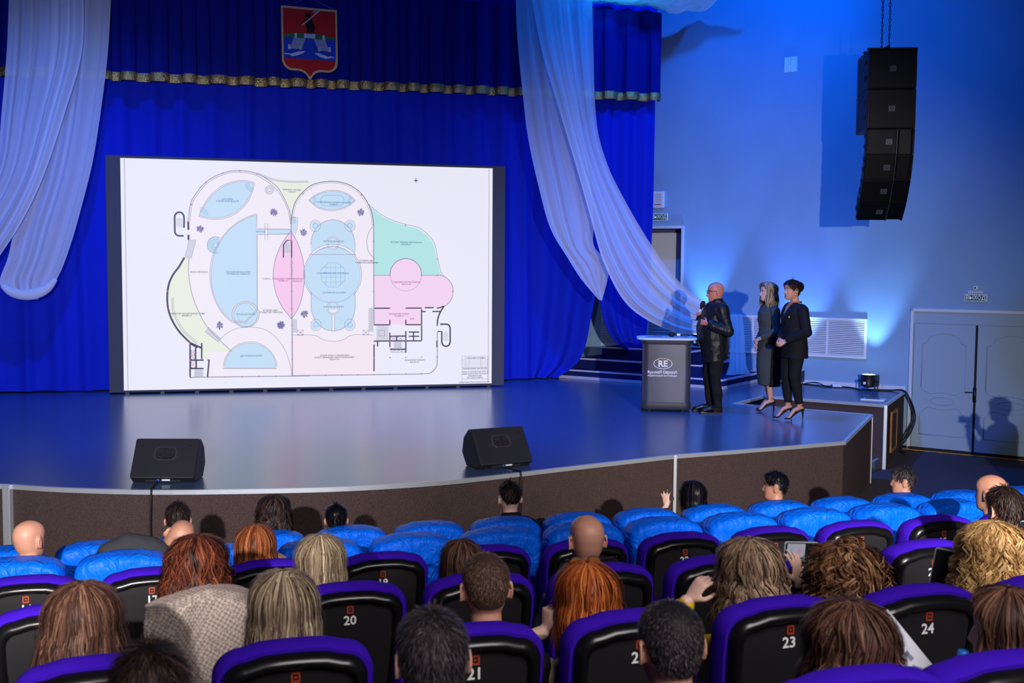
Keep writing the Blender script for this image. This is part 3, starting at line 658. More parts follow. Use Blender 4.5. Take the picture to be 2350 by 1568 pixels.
sline('line', [(640+x*S_, 340+y*S_) for x, y in el(333, 785, 180, 183, 135, 225)], 0.008); sline('line', [(640+x*S_, 340+y*S_) for x, y in el(333, 785, 180, 183, -45, 45)], 0.008)
sline('lilac', [(640+x*S_, 340+y*S_) for x, y in el(333, 765, 172, 165, 218, 322, 24)], 0.05)
KZ['lilac'] = 5.5
sline('lilac', [(640+x*S_, 340+y*S_) for x, y in el(333, 770, 174, 165, 216, 324, 24)], 0.045); sline('line', [(640+x*S_, 340+y*S_) for x, y in el(333, 770, 167, 157, 216, 324, 24)], 0.006); sline('line', [(640+x*S_, 340+y*S_) for x, y in el(333, 770, 181, 173, 216, 324, 24)], 0.006)
for cy in (590, 990):
    KZ['lilac'] = 5.6; sfill('lilac', [(640+x*S_, 340+y*S_) for x, y in el(336, cy, 38, 40)]); KZ['water'] = 6; sfill('water', [(640+x*S_, 340+y*S_) for x, y in el(336, cy, 32, 33, 25-0, -205, 20)]); KZ['water'] = 4
    sline('line', [(640+x*S_, 340+y*S_) for x, y in el(336, cy, 39, 41)], 0.006); sline('line', [(640+x*S_, 340+y*S_) for x, y in el(336, cy, 32, 34)], 0.006)
sfill('lilac', B((330, 1030), (344, 1030), (344, 1132), (330, 1132))); sline('line', B((330, 1030), (330, 1132)), 0.006); sline('line', B((344, 1030), (344, 1132)), 0.006)
KZ['lilac'] = 1
oc = B((308, 712), (365, 712), (410, 755), (410, 820), (365, 862), (308, 862), (262, 820), (262, 755)); sline('blueln', oc, 0.006, True)
for i in range(1, 5): sline('blueln', B((262+i*30, 722), (262+i*30, 852)), 0.004); sline('blueln', B((268, 712+i*30), (404, 712+i*30)), 0.004)
sfill('water', B((84, 428), (110, 428), (108, 500), (100, 530), (84, 520))); sline('line', B((84, 428), (117, 428), (112, 505), (102, 536)), 0.007)
for i in range(5): sline('blueln', B((84, 432+i*8), (110, 432+i*8)), 0.005)
sline('line', S2(B((580, 485), (555, 530), (545, 580), (555, 640), (585, 680)), 5), 0.008)
# axis wall + outer walls
sline('line', B((76, 468), (84, 1412)), 0.016); sline('stair', B((79, 468), (87, 1412)), 0.006)
sline('line', B((587, 478), (590, 1100)), 0.016)
sline('line', A((558, 1422), (1290, 1414)), 0.014); sline('line', B((80, 1413), (890, 1402)), 0.014)
# green terrace and pink restaurant
gt = S2(B((565, 362), (620, 410), (690, 450), (785, 482), (860, 500), (920, 545), (960, 600), (980, 690), (1000, 770), (1012, 792)), 6) + B((590, 790), (590, 480))
sfill('green', gt); sline('line', S2(B((552, 345), (620, 402), (690, 442), (785, 474), (865, 492), (927, 540), (968, 600), (986, 690), (1006, 770), (1025, 792)), 6), 0.008)
pk = B((590, 790), (985, 790)) + [(640+x*S_, 340+y*S_) for x, y in el(985, 890, 93, 100, -90, 90, 20)] + B((885, 992), (885, 1095), (690, 1095), (590, 1095))
sfill('pink', pk); PLAN['pink'].fill([sp(p, 4) for p in [(640+x*S_, 340+y*S_) for x, y in el(787, 786, 98, 100)]])
sline('text', [(640+x*S_, 340+y*S_) for x, y in el(787, 786, 98, 100, 180, 360, 24)], 0.008); sline('rtext', [(640+x*S_, 340+y*S_) for x, y in el(787, 786, 98, 100, 0, 180, 24)], 0.004)
sline('line', [(640+x*S_, 340+y*S_) for x, y in el(985, 890, 96, 102, -90, 70, 20)], 0.012); sline('line', B((590, 790), (690, 788)), 0.009); sline('line', B((885, 790), (985, 790)), 0.009)
for seg in ([(592, 994), (688, 994)], [(787, 993), (885, 993)], [(905, 991), (960, 990)], [(590, 1097), (688, 1097)], [(787, 1096), (885, 1096)], [(885, 1000), (885, 1195)], [(590, 1198), (885, 1196)], [(688, 1066), (688, 1097)], [(787, 1066), (787, 1097)], [(688, 1145), (688, 1235)], [(787, 1135), (787, 1270)], [(688, 1248), (787, 1248)], [(690, 1168), (787, 1166)], [(590, 1218), (590, 1385)], [(612, 1200), (612, 1232)], [(805, 1142), (870, 1142)], [(805, 1168), (870, 1168)], [(835, 1142), (835, 1195)], [(888, 1014), (910, 1014)], [(952, 1014), (1000, 1014)], [(980, 1195), (980, 1235)], [(982, 1095), (982, 1105)], [(730, 1168), (730, 1196)]): sline('wall', B(*seg), 0.020)
sline('wall', S2(B((1025, 980), (1000, 1020), (986, 1060), (982, 1095)), 5), 0.024); sline('wall', S2(B((980, 994), (1000, 990), (1022, 981)), 4), 0.02)
sline('wall', B((1000, 1093), (1040, 1093)) + [(640+x*S_, 340+y*S_) for x, y in el(1036, 1120, 26, 28, -80, 0, 6)] + [(640+x*S_, 340+y*S_) for x, y in el(1036, 1200, 26, 30, 0, 180, 14)] + B((1010, 1138), (985, 1138)), 0.024)
for i in range(5): sline('line', B((1022+i*6, 1140), (1022+i*6, 1195)), 0.004)
sline('line', B((982, 1140), (982, 1320)) + S2(B((982, 1320), (975, 1360), (940, 1395), (890, 1402)), 5), 0.014)
for (x, y, w, h) in ((692, 1170, 38, 26), (734, 1170, 38, 26), (522, 1130, 34, 30), (114, 1130, 38, 32)):
    q = B((x, y), (x+w, y), (x+w, y+h), (x, y+h)); sline('line', q, 0.007, True); sline('rtext', [q[0], q[2]], 0.005); sline('rtext', [q[1], q[3]], 0.005)
for i in range(4): q = B((693+i*24, 1252), (712+i*24, 1252), (712+i*24, 1268), (693+i*24, 1268)); sline('text', q, 0.005, True); sline('text', [q[0], q[2]], 0.004)
for q in (B((556, 993), (586, 993), (586, 1142), (556, 1142)), B((88, 1062), (112, 1062), (112, 1146), (88, 1146)), B((715, 1203), (762, 1203), (762, 1242), (715, 1242)), B((604, 1103), (680, 1103), (680, 1195), (604, 1195)), A((1196, 1062), (1222, 1062), (1222, 1146), (1196, 1146))): sfill('stair', q)
for i in range(14): sline('line', B((556, 998+i*10), (586, 998+i*10)), 0.004)
for i in range(6): sline('line', B((715+i*8, 1203), (715+i*8, 1242)), 0.004)
sline('text', B((620, 1132), (655, 1132), (655, 1166), (620, 1166)), 0.006, True)
sfill('lilac', A((1137, 600), (1158, 572), (1186, 572), (1186, 680), (1137, 680)))
KZ['stair'] = 5; sfill('stair', A((1142, 605), (1160, 580), (1180, 580), (1180, 650), (1142, 650)))
sline('wall', A((1137, 680), (1137, 600), (1158, 573), (1188, 573), (1188, 680)), 0.018)
for i in range(4): sline('line', A((1146+i*9, 595), (1146+i*9, 648)), 0.004)
for q in (A((1184, 700), (1196, 712), (1184, 730), (1196, 742)), A((1184, 745), (1196, 757), (1184, 772), (1196, 770))): sline('rtext', q, 0.006)
# columns (red dots), palms, cross, captions, title block
for x, y in ((546, 458), (565, 350), (655, 215), (760, 157), (866, 142), (973, 162), (420, 888), (422, 996), (557, 1210), (558, 1316), (666, 1316), (560, 1424), (668, 1422), (774, 1420), (880, 1418), (985, 1416), (1090, 1415), (1192, 1413), (1186, 470), (1186, 575), (1187, 680), (1187, 786), (1188, 890), (1189, 996), (1190, 1100), (1190, 1206), (1191, 1310), (1260, 283)):
    q = A((x, y))[0]; sline('red', el(q[0], q[1], 1.3, 1.3, 0, 360, 4), 0.009)
for x, y in ((512, 290), (586, 478), (587, 580), (587, 685), (588, 790), (588, 890), (588, 1200), (785, 480), (982, 688), (688, 790), (884, 790), (982, 790), (1078, 890), (982, 992), (688, 994), (787, 994), (884, 994), (688, 1097), (787, 1097), (884, 1097), (982, 1095), (688, 1198), (787, 1196), (884, 1195), (982, 1195), (982, 1297), (688, 1300), (787, 1300), (884, 1298), (590, 1302), (186, 1412), (288, 1410), (390, 1409), (490, 1407), (590, 1405), (688, 1404), (787, 1402), (884, 1400)):
    q = B((x, y))[0]; sline('red', el(q[0], q[1], 1.3, 1.3, 0, 360, 4), 0.009)
rp_ = random.Random(3)
for q in A((620, 502), (1076, 400), (742, 1100), (1120, 1098)) + B((508, 398), (153, 524), (158, 1028), (14, 1098)):
    for i in range(15):
        a = 2*PI*i/15+rp_.random()*0.3; r = 8.5+rp_.random()*3; d = 0.22
        sfill('tree', [(q[0], q[1]), (q[0]+r*0.6*math.cos(a-d), q[1]+r*0.6*math.sin(a-d)), (q[0]+r*math.cos(a), q[1]+r*math.sin(a)), (q[0]+r*0.6*math.cos(a+d), q[1]+r*0.6*math.sin(a+d))])
q = B((850, 202))[0]; sline('text', [(q[0]-5, q[1]), (q[0]+5, q[1])], 0.012); sline('text', [(q[0], q[1]-6), (q[0], q[1]+5)], 0.012)
def cap(c, q, lines, size=0.052):
    size *= 0.62
    for i, t in enumerate(lines):
        P = sp((q[0], q[1]+i*4.6), 9); text_on(PLAN[c], t, size, Matrix.Translation(P) @ Matrix.Rotation(PI/2, 4, 'X'), bold=0.0006)
cap('ltext', A((790, 318))[0], ['БАССЕЙН', 'С МОРСКОЙ ВОДОЙ']); cap('text', A((1188, 260))[0], ['ТЕРРАСА САУНЫ', '110,0 м²']); cap('text', A((615, 770))[0], ['ЗОНА РЕЛАКСА'])
cap('ltext', A((858, 770))[0], ['ОСНОВНОЙ БАССЕЙН', 'ОТКРЫТАЯ ТЕРРАСА']); cap('ltext', A((904, 1032))[0], ['ГРАНД-ДЖАКУЗИ']); cap('text', A((1058, 1008))[0], ['ВТОРОЙ СВЕТ', 'ОТКРЫТОЙ ТЕРРАСЫ'])
cap('text', A((538, 1028))[0], ['ОТКРЫТОЕ ПАНОРАМНОЕ КАФЕ', '400,000 м²']); cap('ltext', A((938, 1290))[0], ['ДЕТСКИЙ БАССЕЙН']); cap('rtext', A((1133, 812))[0], ['СЦЕНА - ПЛОЩАДКА МЕРОПРИЯТИЙ', '167,800 м²']); cap('rtext', A((1222, 826))[0], ['176,076 м²']); cap('ltext', A((996, 520))[0], ['МОСТИК'])
cap('ltext', B((340, 338))[0], ['ГИДРОМАССАЖНЫЙ БАССЕЙН', '70,508 м²']); cap('ltext', B((338, 580))[0], ['ОСТРОВ-ДЖАКУЗИ']); cap('ltext', B((338, 986))[0], ['ОСТРОВ-ДЖАКУЗИ']); cap('ltext', B((335, 778))[0], ['СТЕКЛЯННОЕ ДНО БАССЕЙНА']); cap('ltext', B((343, 898))[0], ['ОСНОВНОЙ БАССЕЙН'])
cap('teal', B((790, 586))[0], ['ЛЕТНЯЯ ТЕРРАСА РЕСТОРАНА', '300,240 м²']); cap('rtext', B((790, 833))[0], ['ГЛАВНЫЙ ЗАЛ РЕСТОРАНА', '300,721 м²']); cap('rtext', B((745, 1030))[0], ['МАЛЫЙ РЕСТОРАН', '101,000 м²']); cap('text', B((545, 700))[0], ['ВТОРОЙ СВЕТ', 'ГЛАВНОЙ АКВАЗОНЫ']); cap('text', B((345, 1287))[0], ['СУХАЯ ЗОНА С ЛЕЖАКАМИ', 'И РЕСТОРАННЫМ ОБСЛУЖИВАНИЕМ', '620,617 м²']); cap('text', B((842, 1316))[0], ['КУХНЯ РЕСТОРАНА', '305,257 м²']); cap('rtext', B((826, 1060))[0], ['БАР'])
for y in (1292, 1310, 1322, 1334, 1346, 1358, 1375, 1433): sline('line', B((1136, y), (1296, y)), 0.005)
for x in (1136, 1296): sline('line', B((x, 1292), (x, 1456)), 0.005)
for x in (1160, 1180, 1252): sline('line', B((x, 1292), (x, 1358)), 0.004)
cap('text', B((1216, 1302))[0], ['Авторский коллектив'], 0.04); cap('text', B((1272, 1302))[0], ['Дата'], 0.04); cap('text', B((1216, 1366))[0], ['Архитектурная мастерская'], 0.048); cap('text', B((1216, 1388))[0], ['Термы и клубный апарт-отель в', 'градостроительном комплексе', '«Адмиральский»', 'РФ, город Рыбинск'], 0.044); cap('text', B((1212, 1452))[0], ['Схема плана второго уровня аквазоны'], 0.042)
NM = dict(white='display_surface', water='plan_water', pink='plan_pink_rooms', lens='plan_pink_lens', palepink='plan_pale_pink_zone', lilac='plan_halls', yellow='plan_yellow_terraces', green='plan_green_terrace', line='plan_thin_lines', wall='plan_thick_walls', red='plan_columns', text='plan_captions', blueln='plan_blue_lines', stair='plan_stairs', tree='plan_palms', teal='plan_teal_caption', ltext='plan_blue_captions', rtext='plan_pink_captions')
for k, mb in PLAN.items():
    if mb.f:
        o = lofs(mb.build(NM[k], em_mat('led_'+k, srgb(*LEDC[k]), 0.97), led, fixn=False))
        if k not in ('white', 'green', 'lens'): o['kind'] = 'stuff'
# ------------------------------------------------------------------ theatre seats
m_seatfab = mat('purple_seat_fabric', srgb(52, 15, 165), 0.9, spec=0.08, bump=(400, 0.25, 0.002))
m_seatpl = mat('seat_shell_plastic', srgb(13, 13, 16), 0.28, spec=0.5)
m_seatpanel = mat('seat_back_panel', srgb(24, 23, 27), 0.55, spec=0.35, bump=(500, 0.15, 0.001))
m_seatnum = mat('seat_number_white', srgb(215, 215, 218), 0.6)
m_seattag = mat('seat_tag_orange', srgb(150, 50, 24), 0.6)
m_cover = mat('azure_satin_cover', srgb(3, 98, 236), 0.45, spec=0.14, bump=(11, 0.5, 0.03))
def _creases(M):
    nt = M.node_tree; N = nt.nodes; L = nt.links; b = N['Principled BSDF']
    tc = N.new('ShaderNodeTexCoord'); n1 = N.new('ShaderNodeTexNoise'); n1.inputs['Scale'].default_value = 7.5; n1.inputs['Detail'].default_value = 2.5; n1.inputs['Distortion'].default_value = 1.2
    mp = N.new('ShaderNodeMapping'); mp.inputs['Scale'].default_value = (1.6, 1, .9); L.new(tc.outputs['Object'], mp.inputs[0]); L.new(mp.outputs[0], n1.inputs['Vector'])
    s1 = N.new('ShaderNodeMath'); s1.operation = 'SUBTRACT'; s1.inputs[1].default_value = .5; L.new(n1.outputs['Fac'], s1.inputs[0])
    a1 = N.new('ShaderNodeMath'); a1.operation = 'ABSOLUTE'; L.new(s1.outputs[0], a1.inputs[0])
    bp = N.new('ShaderNodeBump'); bp.inputs['Strength'].default_value = .6; bp.inputs['Distance'].default_value = .075; L.new(a1.outputs[0], bp.inputs['Height']); L.new(bp.outputs[0], b.inputs['Normal'])
_creases(m_cover)
SH = 1.075     # height of the seat back above the row floor
def back_outline(ins, n=9, bottom=0.40, wtop=0.235, wbot=0.205):
    """rounded trapezoid in (x, z), inset by ins, slightly crowned top"""
    r = 0.085; top = SH-ins; wt = wtop-ins; wb = wbot-ins; rr = max(0.012, r-ins*0.6); P = []
    P.append((-wb, bottom+ins)); 
    for i in range(1, 6): t = i/6; P.append((-(wb+(wt-wb)*min(1, t*1.25)), bottom+ins+(top-rr-bottom-ins)*t))
    for i in range(n+1): a = PI-PI/2*i/n; P.append((-(wt-rr)+rr*math.cos(a), top-0.018-rr+rr*math.sin(a)))
    for i in range(1, 6): x = -(wt-rr)+2*(wt-rr)*i/6; P.append((x, top-0.018+0.018*math.cos(x/wt*PI/2)))
    return P + [(-x, z) for x, z in reversed(P[:6+n+1])]
def lean(y, z): return (y - (z-SH)*-0.16*-1.0 if False else y + (SH-z)*0.14)
def oring(ins, y, **k): return [(x, lean(y, z), z) for x, z in back_outline(ins, **k)]
def seat_parts(parent, empty):
    mb = MB(); mb.rings([oring(0.03, 0.115), oring(0.008, 0.105), oring(-0.004, 0.08), oring(-0.004, 0.02), oring(0.006, 0.0)]); mb.build('back_cushion', m_seatfab, parent, auto=50)
    mb = MB(); mb.rings([oring(0.016, 0.0, bottom=0.38), oring(0.02, -0.022, bottom=0.38), oring(0.032, -0.04, bottom=0.38), oring(0.046, -0.046, bottom=0.38), oring(0.056, -0.04, bottom=0.38), oring(0.062, -0.026, bottom=0.38)], True, False); mb.build('back_shell', m_seatpl, parent, auto=60)
    mb = MB(); mb.rings([oring(0.060, -0.010, bottom=0.38), oring(0.062, -0.022, bottom=0.38), oring(0.067, -0.0225, bottom=0.38)]); mb.build('back_panel', m_seatpanel, parent, auto=40)
    mb = MB()
    if empty: mb.M = Matrix.Translation((0, 0.20, 0.42)) @ Matrix.Rotation(math.radians(68), 4, 'X'); mb.box((0, 0.21, 0.0), (0.42, 0.42, 0.10))
    else: mb.box((0, 0.36, 0.43), (0.42, 0.44, 0.10))
    mb.build('seat_cushion', m_seatfab, parent, bevel=0.03)
    for sx in (-1, 1):
        mb = MB(); mb.box((sx*0.243, 0.26, 0.30), (0.03, 0.12, 0.60)); mb.box((sx*0.243, 0.27, 0.02), (0.045, 0.32, 0.04)); mb.build('side_stand', m_seatpl, parent, bevel=0.006)
        mb = MB(); mb.box((sx*0.243, 0.28, 0.63), (0.05, 0.34, 0.045)); mb.build('armrest', m_seatpl, parent, bevel=0.015)
def number_parts(parent, num, faint=False):
    mb = MB(); zc = SH-0.135; yc = lean(-0.0255, zc)
    text_on(mb, str(num), 0.052, Matrix.Translation((0, yc, zc)) @ Matrix.Rotation(PI/2, 4, 'X'), bold=0.0012); mb.build('seat_number', m_seatnum, parent, fixn=False)
    mb = MB(); zc = SH-0.088; yc = lean(-0.0245, zc)
    for (x, z, w, h) in ((-0.011, 0, 0.005, 0.032), (0.011, 0, 0.005, 0.032), (0, 0.013, 0.022, 0.006), (0, -0.013, 0.022, 0.006), (0.0, 0.0, 0.010, 0.005)): mb.box((x, yc, zc+z), (w, 0.003, h))
    mb.build('row_tag', m_seattag, parent)
def cover_part(parent, seed):
    rnd = random.Random(seed); mb = MB()
    hem = SH-0.30
    def cr(ins, y, j):
        R = []
        for i, (x, z) in enumerate(back_outline(ins, bottom=hem)):
            k = max(0.0, min(1.0, (SH-0.05-z)/0.16))
            w = 0.026*nz(x*9, z*9+y*20, seed)-0.035*abs(nz(x*17+z*9, z*10-x*6, seed+3))-0.022*abs(nz(x*34-z*12, z*22+x*9, seed+6))
            zz = z+(0.05*nz(x*5, y*9, seed+7) if z < hem+0.03 else 0.006*nz(x*14, y*14, seed+2))
            R.append((x*(1+0.02*k*nz(z*8, y*8, seed)), lean(y, z)+w*(0.25+0.9*k)*(1 if y < 0.02 else 0.6), zz))
        return R
    ys = [(0.006, 0.14), (-0.010, 0.125), (-0.016, 0.09), (-0.017, 0.04), (-0.016, -0.01), (-0.012, -0.045), (0.0, -0.066), (0.015, -0.074), (0.04, -0.078), (0.07, -0.08), (0.10, -0.08), (0.125, -0.08)]
    R_ = [cr(i, y, j) for j, (i, y) in enumerate(ys)]
    for ring_, at in ((R_[0], 0), (R_[-1], 1)):
        c_ = sum((Vector(p) for p in ring_), Vector())/len(ring_)
        for t in ((.5, .97) if at else (.97,)):
            q_ = [tuple(Vector(p).lerp(c_, t)) for p in ring_]
            if at: R_.append(q_)
            else: R_.insert(0, q_)
    mb.rings(R_, True, True); o = mb.build('slip_cover', m_cover, parent, smooth=True)
ROWX = {1: (2.369, [i-6 for i in range(-1, 15)]), 2: (2.088, [i-6 for i in range(0, 14)]), 3: (1.775, [i-5 for i in range(0, 11)]), 4: (1.512, [i-4 for i in range(-1, 9)]), 5: (1.245, [i-3 for i in range(0, 7)]), 6: (0.95, None)}
FIRSTNUM = {3: 16, 4: 17, 5: 19, 6: 19}
SEATS = {}
def seat_pos(k, x):     # point of the row's rim line at coordinate x
    dx = x-2.0; return Vector((x, row_y(k)+dx*math.tan(-RANG), row_z(k)))
protos = {}
ROWNAME = {1: 'front row', 2: 'second row', 3: 'third row', 4: 'fourth row', 5: 'fifth row', 6: 'sixth row'}
def add_seat(k, i, x, num, empty, label):
    covered = k <= 2; key = (covered, empty, (i % 4) if covered else 0)
    if key not in protos:
        p = thing('theatre_seat', '', 'seat'); seat_parts(p, empty)
        if covered: cover_part(p, 10+3*key[2])
        protos[key] = p; s = p
    else: s = copy_tree(protos[key])
    for ch in [c for c in s.children if c.name.startswith(('seat_number', 'row_tag'))]: bpy.data.objects.remove(ch)
    s.location = seat_pos(k, x); s.rotation_euler = (0, 0, -RANG); s.scale = (1, 1, {1: .965, 2: .98}.get(k, 1.0))
    tag(s, label, 'seat', 'blue covered theatre seats' if covered else 'purple and black theatre seats')
    SEATS[(k, i)] = s; return s
def ordinal(n): return ['first', 'second', 'third', 'fourth', 'fifth', 'sixth', 'seventh', 'eighth', 'ninth', 'tenth', 'eleventh', 'twelfth', 'thirteenth', 'fourteenth', 'fifteenth', 'sixteenth'][n]
SEATLIST = []
for k in (1, 2, 3, 4, 5):
    xc, idx = ROWX[k]
    for n, i in enumerate(idx): SEATLIST.append((k, i, n, xc+i*0.55*math.cos(RANG)))
for n, px in enumerate((265, 690, 1120, 1540, 1990, 2330)):     # sixth row, from the heads and rims at the bottom edge
    p = on_y(px, 1540, row_y(6)); SEATLIST.append((6, n, n, p.x))
# ------------------------------------------------------------------ people: shared builders
def lerp_tab(t, T):
    for (a, va), (b, vb) in zip(T, T[1:]):
        if t <= b: k = (t-a)/(b-a); return va+(vb-va)*max(0, min(1, k))
    return T[-1][1]
HF = [(-.120, .055), (-.112, .078), (-.098, .090), (-.080, .089), (-.066, .090), (-.050, .088), (-.030, .088), (-.008, .089), (.012, .088), (.026, .094), (.05, .095), (.075, .086), (.095, .068), (.110, .044), (.118, .020), (.121, .004)]
HB = [(-.120, -.005), (-.112, -.02), (-.098, -.035), (-.080, -.055), (-.066, -.068), (-.050, -.079), (-.030, -.088), (-.008, -.095), (.012, -.100), (.026, -.102), (.05, -.101), (.075, -.093), (.095, -.077), (.110, -.054), (.118, -.028), (.121, -.006)]
HWD = [(-.120, .022), (-.112, .036), (-.098, .048), (-.080, .057), (-.066, .062), (-.050, .066), (-.030, .070), (-.008, .073), (.012, .075), (.026, .0765), (.05, .077), (.075, .071), (.095, .058), (.110, .040), (.118, .022), (.121, .005)]
def head(mb, M, s=1.0, nose=1.0):
    old = mb.M; mb.M = M if old is None else old @ M
    zs = np.concatenate([np.linspace(-.120, -.1, 4), np.linspace(-.094, .09, 34), np.linspace(.096, .121, 7)]); n = 56; R = []
    for z in zs:
        f, b, w = lerp_tab(z, HF), lerp_tab(z, HB), lerp_tab(z, HWD); cy = (f+b)/2; ry = (f-b)/2; ring = []
        for k in range(n):
            a = 2*PI*k/n; ca, sa = math.cos(a), math.sin(a)     # a = 0 faces +y
            e = 2/2.35; x = w*math.copysign(abs(sa)**e, sa); y = ry*math.copysign(abs(ca)**e, ca)
            if ca > 0:
                aa = a if a < PI else a-2*PI
                nb = lerp_tab(z, [(-.06, 0), (-.048, .010), (-.036, .026), (-.02, .019), (0, .009), (.018, .002), (.03, 0)])*nose
                y += nb*math.exp(-(aa/0.17)**2) + 0.004*nose*math.exp(-((aa)/0.30)**2)*math.exp(-((z+.044)/.010)**2)
                y -= .009*math.exp(-((abs(aa)-.45)/.20)**2)*math.exp(-((z-.008)/.014)**2)
                y += .0045*math.exp(-(aa/.3)**2)*(math.exp(-((z+.070)/.006)**2)+math.exp(-((z+.083)/.006)**2)) - .004*math.exp(-(aa/.3)**2)*math.exp(-((z+.0765)/.003)**2)
                y += .005*math.exp(-(aa/.25)**2)*math.exp(-((z+.105)/.010)**2)
                y += .004*math.exp(-((abs(aa)-.62)/.2)**2)*math.exp(-((z+.03)/.018)**2)
            ring.append((x*s, (cy+y)*s, z*s))
        R.append(ring)
    mb.rings(R)
    for sx in (-1, 1):      # ears: bowl plus rim
        c = Vector((sx*.0795*s, -.004*s, -.008*s))
        mb.ball(c, (.009*s, .017*s, .029*s), 12, 8, (math.radians(-10), 0, sx*math.radians(-22)))
        rim = [c+Vector((sx*(.009+.004*math.cos(t))*s, (-.004-.017*math.cos(t))*s, (.002+.031*math.sin(t))*s)) for t in np.linspace(-1.9, 2.3, 14)]
        mb.tube(rim, .0052*s, 7)
        mb.ball(c+Vector((sx*.006*s, .006*s, -.028*s)), (.006*s, .008*s, .010*s), 8, 6)
    mb.M = old
def frame_to(d, up=(0, 0, 1)):
    """3x3 with local y along d"""
    y = Vector(d).normalized(); z = Vector(up) - y*Vector(up).dot(y); z.normalize(); x = y.cross(z); return Matrix((x, y, z)).transposed()
def hand(mb, wrist, direction, palm_n, side, curl=0.6, s=1.0, spread=0.12, thumb=0.7, curls=None):
    """palm + five fingers; direction = wrist to knuckles, palm_n = out of the palm, side=+1 right hand"""
    y = Vector(direction).normalized(); n = Vector(palm_n); n = (n-y*n.dot(y)).normalized(); x = y.cross(n)*side   # x towards thumb side
    w = Vector(wrist); L = 0.085*s
    P = lambda a, b, c: w + x*(a*s) + y*(b*s) + n*(c*s)
    mb.tube([P(0, -.01, 0), P(0, .02, 0), P(0.002, .05, 0), P(0.0, .085, 0.0), P(0, .092, 0)], [(.014*s, .022*s), (.015*s, .030*s), (.015*s, .038*s), (.012*s, .040*s), (.008*s, .036*s)], 12, up=n)
    lens = (.072, .080, .074, .058); xs = (.029, .010, -.010, -.028)
    for i in range(4):
        c = (curls[i] if curls else curl*(0.9+0.12*i)); p = P(xs[i], .084-abs(i-1.2)*.004, 0); ang = 0.15*c; pts = [p - y*0.012*s]; d0 = (y + x*spread*(1.2-i)).normalized(); q = p
        pts.append(p); segs = (lens[i]*.46, lens[i]*.30, lens[i]*.24)
        for j, sg in enumerate(segs):
            ang += c*(0.75 if j == 0 else 0.95); q = q + (d0*math.cos(ang)+n*math.sin(ang))*(sg*s); pts.append(q)
        mb.tube(pts, [.0095*s, .0092*s, .0085*s, .0078*s, .0062*s], 8, up=n)
    t0 = P(.024, .018, .004); d = (x*0.75+y*0.55+n*0.25*thumb).normalized(); t1 = t0+d*(.040*s); d2 = (x*0.25+y*0.75+n*0.55*thumb).normalized(); t2 = t1+d2*(.032*s); d3 = (y*0.85+n*0.6*thumb-x*0.1).normalized(); t3 = t2+d3*(.024*s)
    mb.tube([t0, t1, t2, t3], [.013*s, .0115*s, .0098*s, .0075*s], 9)
def voxel(mb, size, smooth=3, name='tmp'):
    me = mb.mesh(name); o = bpy.data.objects.new(name, me); COL.objects.link(o)
    r = o.modifiers.new('r', 'REMESH'); r.mode = 'VOXEL'; r.voxel_size = size
    if smooth: q = o.modifiers.new('s', 'SMOOTH'); q.factor = 0.5; q.iterations = smooth
    dg = bpy.context.evaluated_depsgraph_get(); out = bpy.data.meshes.new_from_object(o.evaluated_get(dg))
    bpy.data.objects.remove(o); bpy.data.meshes.remove(me)
    out.polygons.foreach_set('use_smooth', [True]*len(out.polygons)); return out
def paint(me, fn):
    idx = [0]*len(me.polygons)
    for p in me.polygons: idx[p.index] = fn(p.center)
    me.polygons.foreach_set('material_index', idx)

# hair: ribbons on an ellipsoidal scalp, origin at the head centre, +y = face
def scalp(th, ph, off):
    z = .121*math.cos(ph); zt = max(-.11, min(.1205, z)); f, b, w = lerp_tab(zt, HF), lerp_tab(zt, HB), lerp_tab(zt, HWD)
    e = 2/2.35; sa, ca = math.sin(th), math.cos(th)
    p = Vector((w*math.copysign(abs(sa)**e, sa), (f+b)/2+(f-b)/2*math.copysign(abs(ca)**e, ca), z))
    return p + Vector((p.x/.0059, (p.y+.004)/.0100, p.z/.0146)).normalized()*off
def hairline(th):
    a = abs((th+PI) % (2*PI)-PI)        # 0 = front
    return math.radians(lerp_tab(math.degrees(a), [(0, 44), (35, 52), (58, 72), (75, 84), (95, 80), (112, 98), (150, 116), (180, 118)]))
def ribbon(mb, pts, w, nrm, tone):
    mb.ct = tone; n = len(pts); L = []
    for i, p in enumerate(pts):
        t = (pts[min(i+1, n-1)]-pts[max(i-1, 0)]); t = t.normalized() if t.length > 1e-7 else Vector((0, 0, -1))
        s = t.cross(nrm[i]); s = s.normalized() if s.length > 1e-6 else Vector((1, 0, 0)); k = w*(1.0 if i < n-2 else (0.7 if i == n-2 else 0.2)); L.append((mb.pv(p+s*k*.5), mb.pv(p-s*k*.5)))
    for a, b in zip(L, L[1:]): mb.face((a[0], a[1], b[1], b[0]))
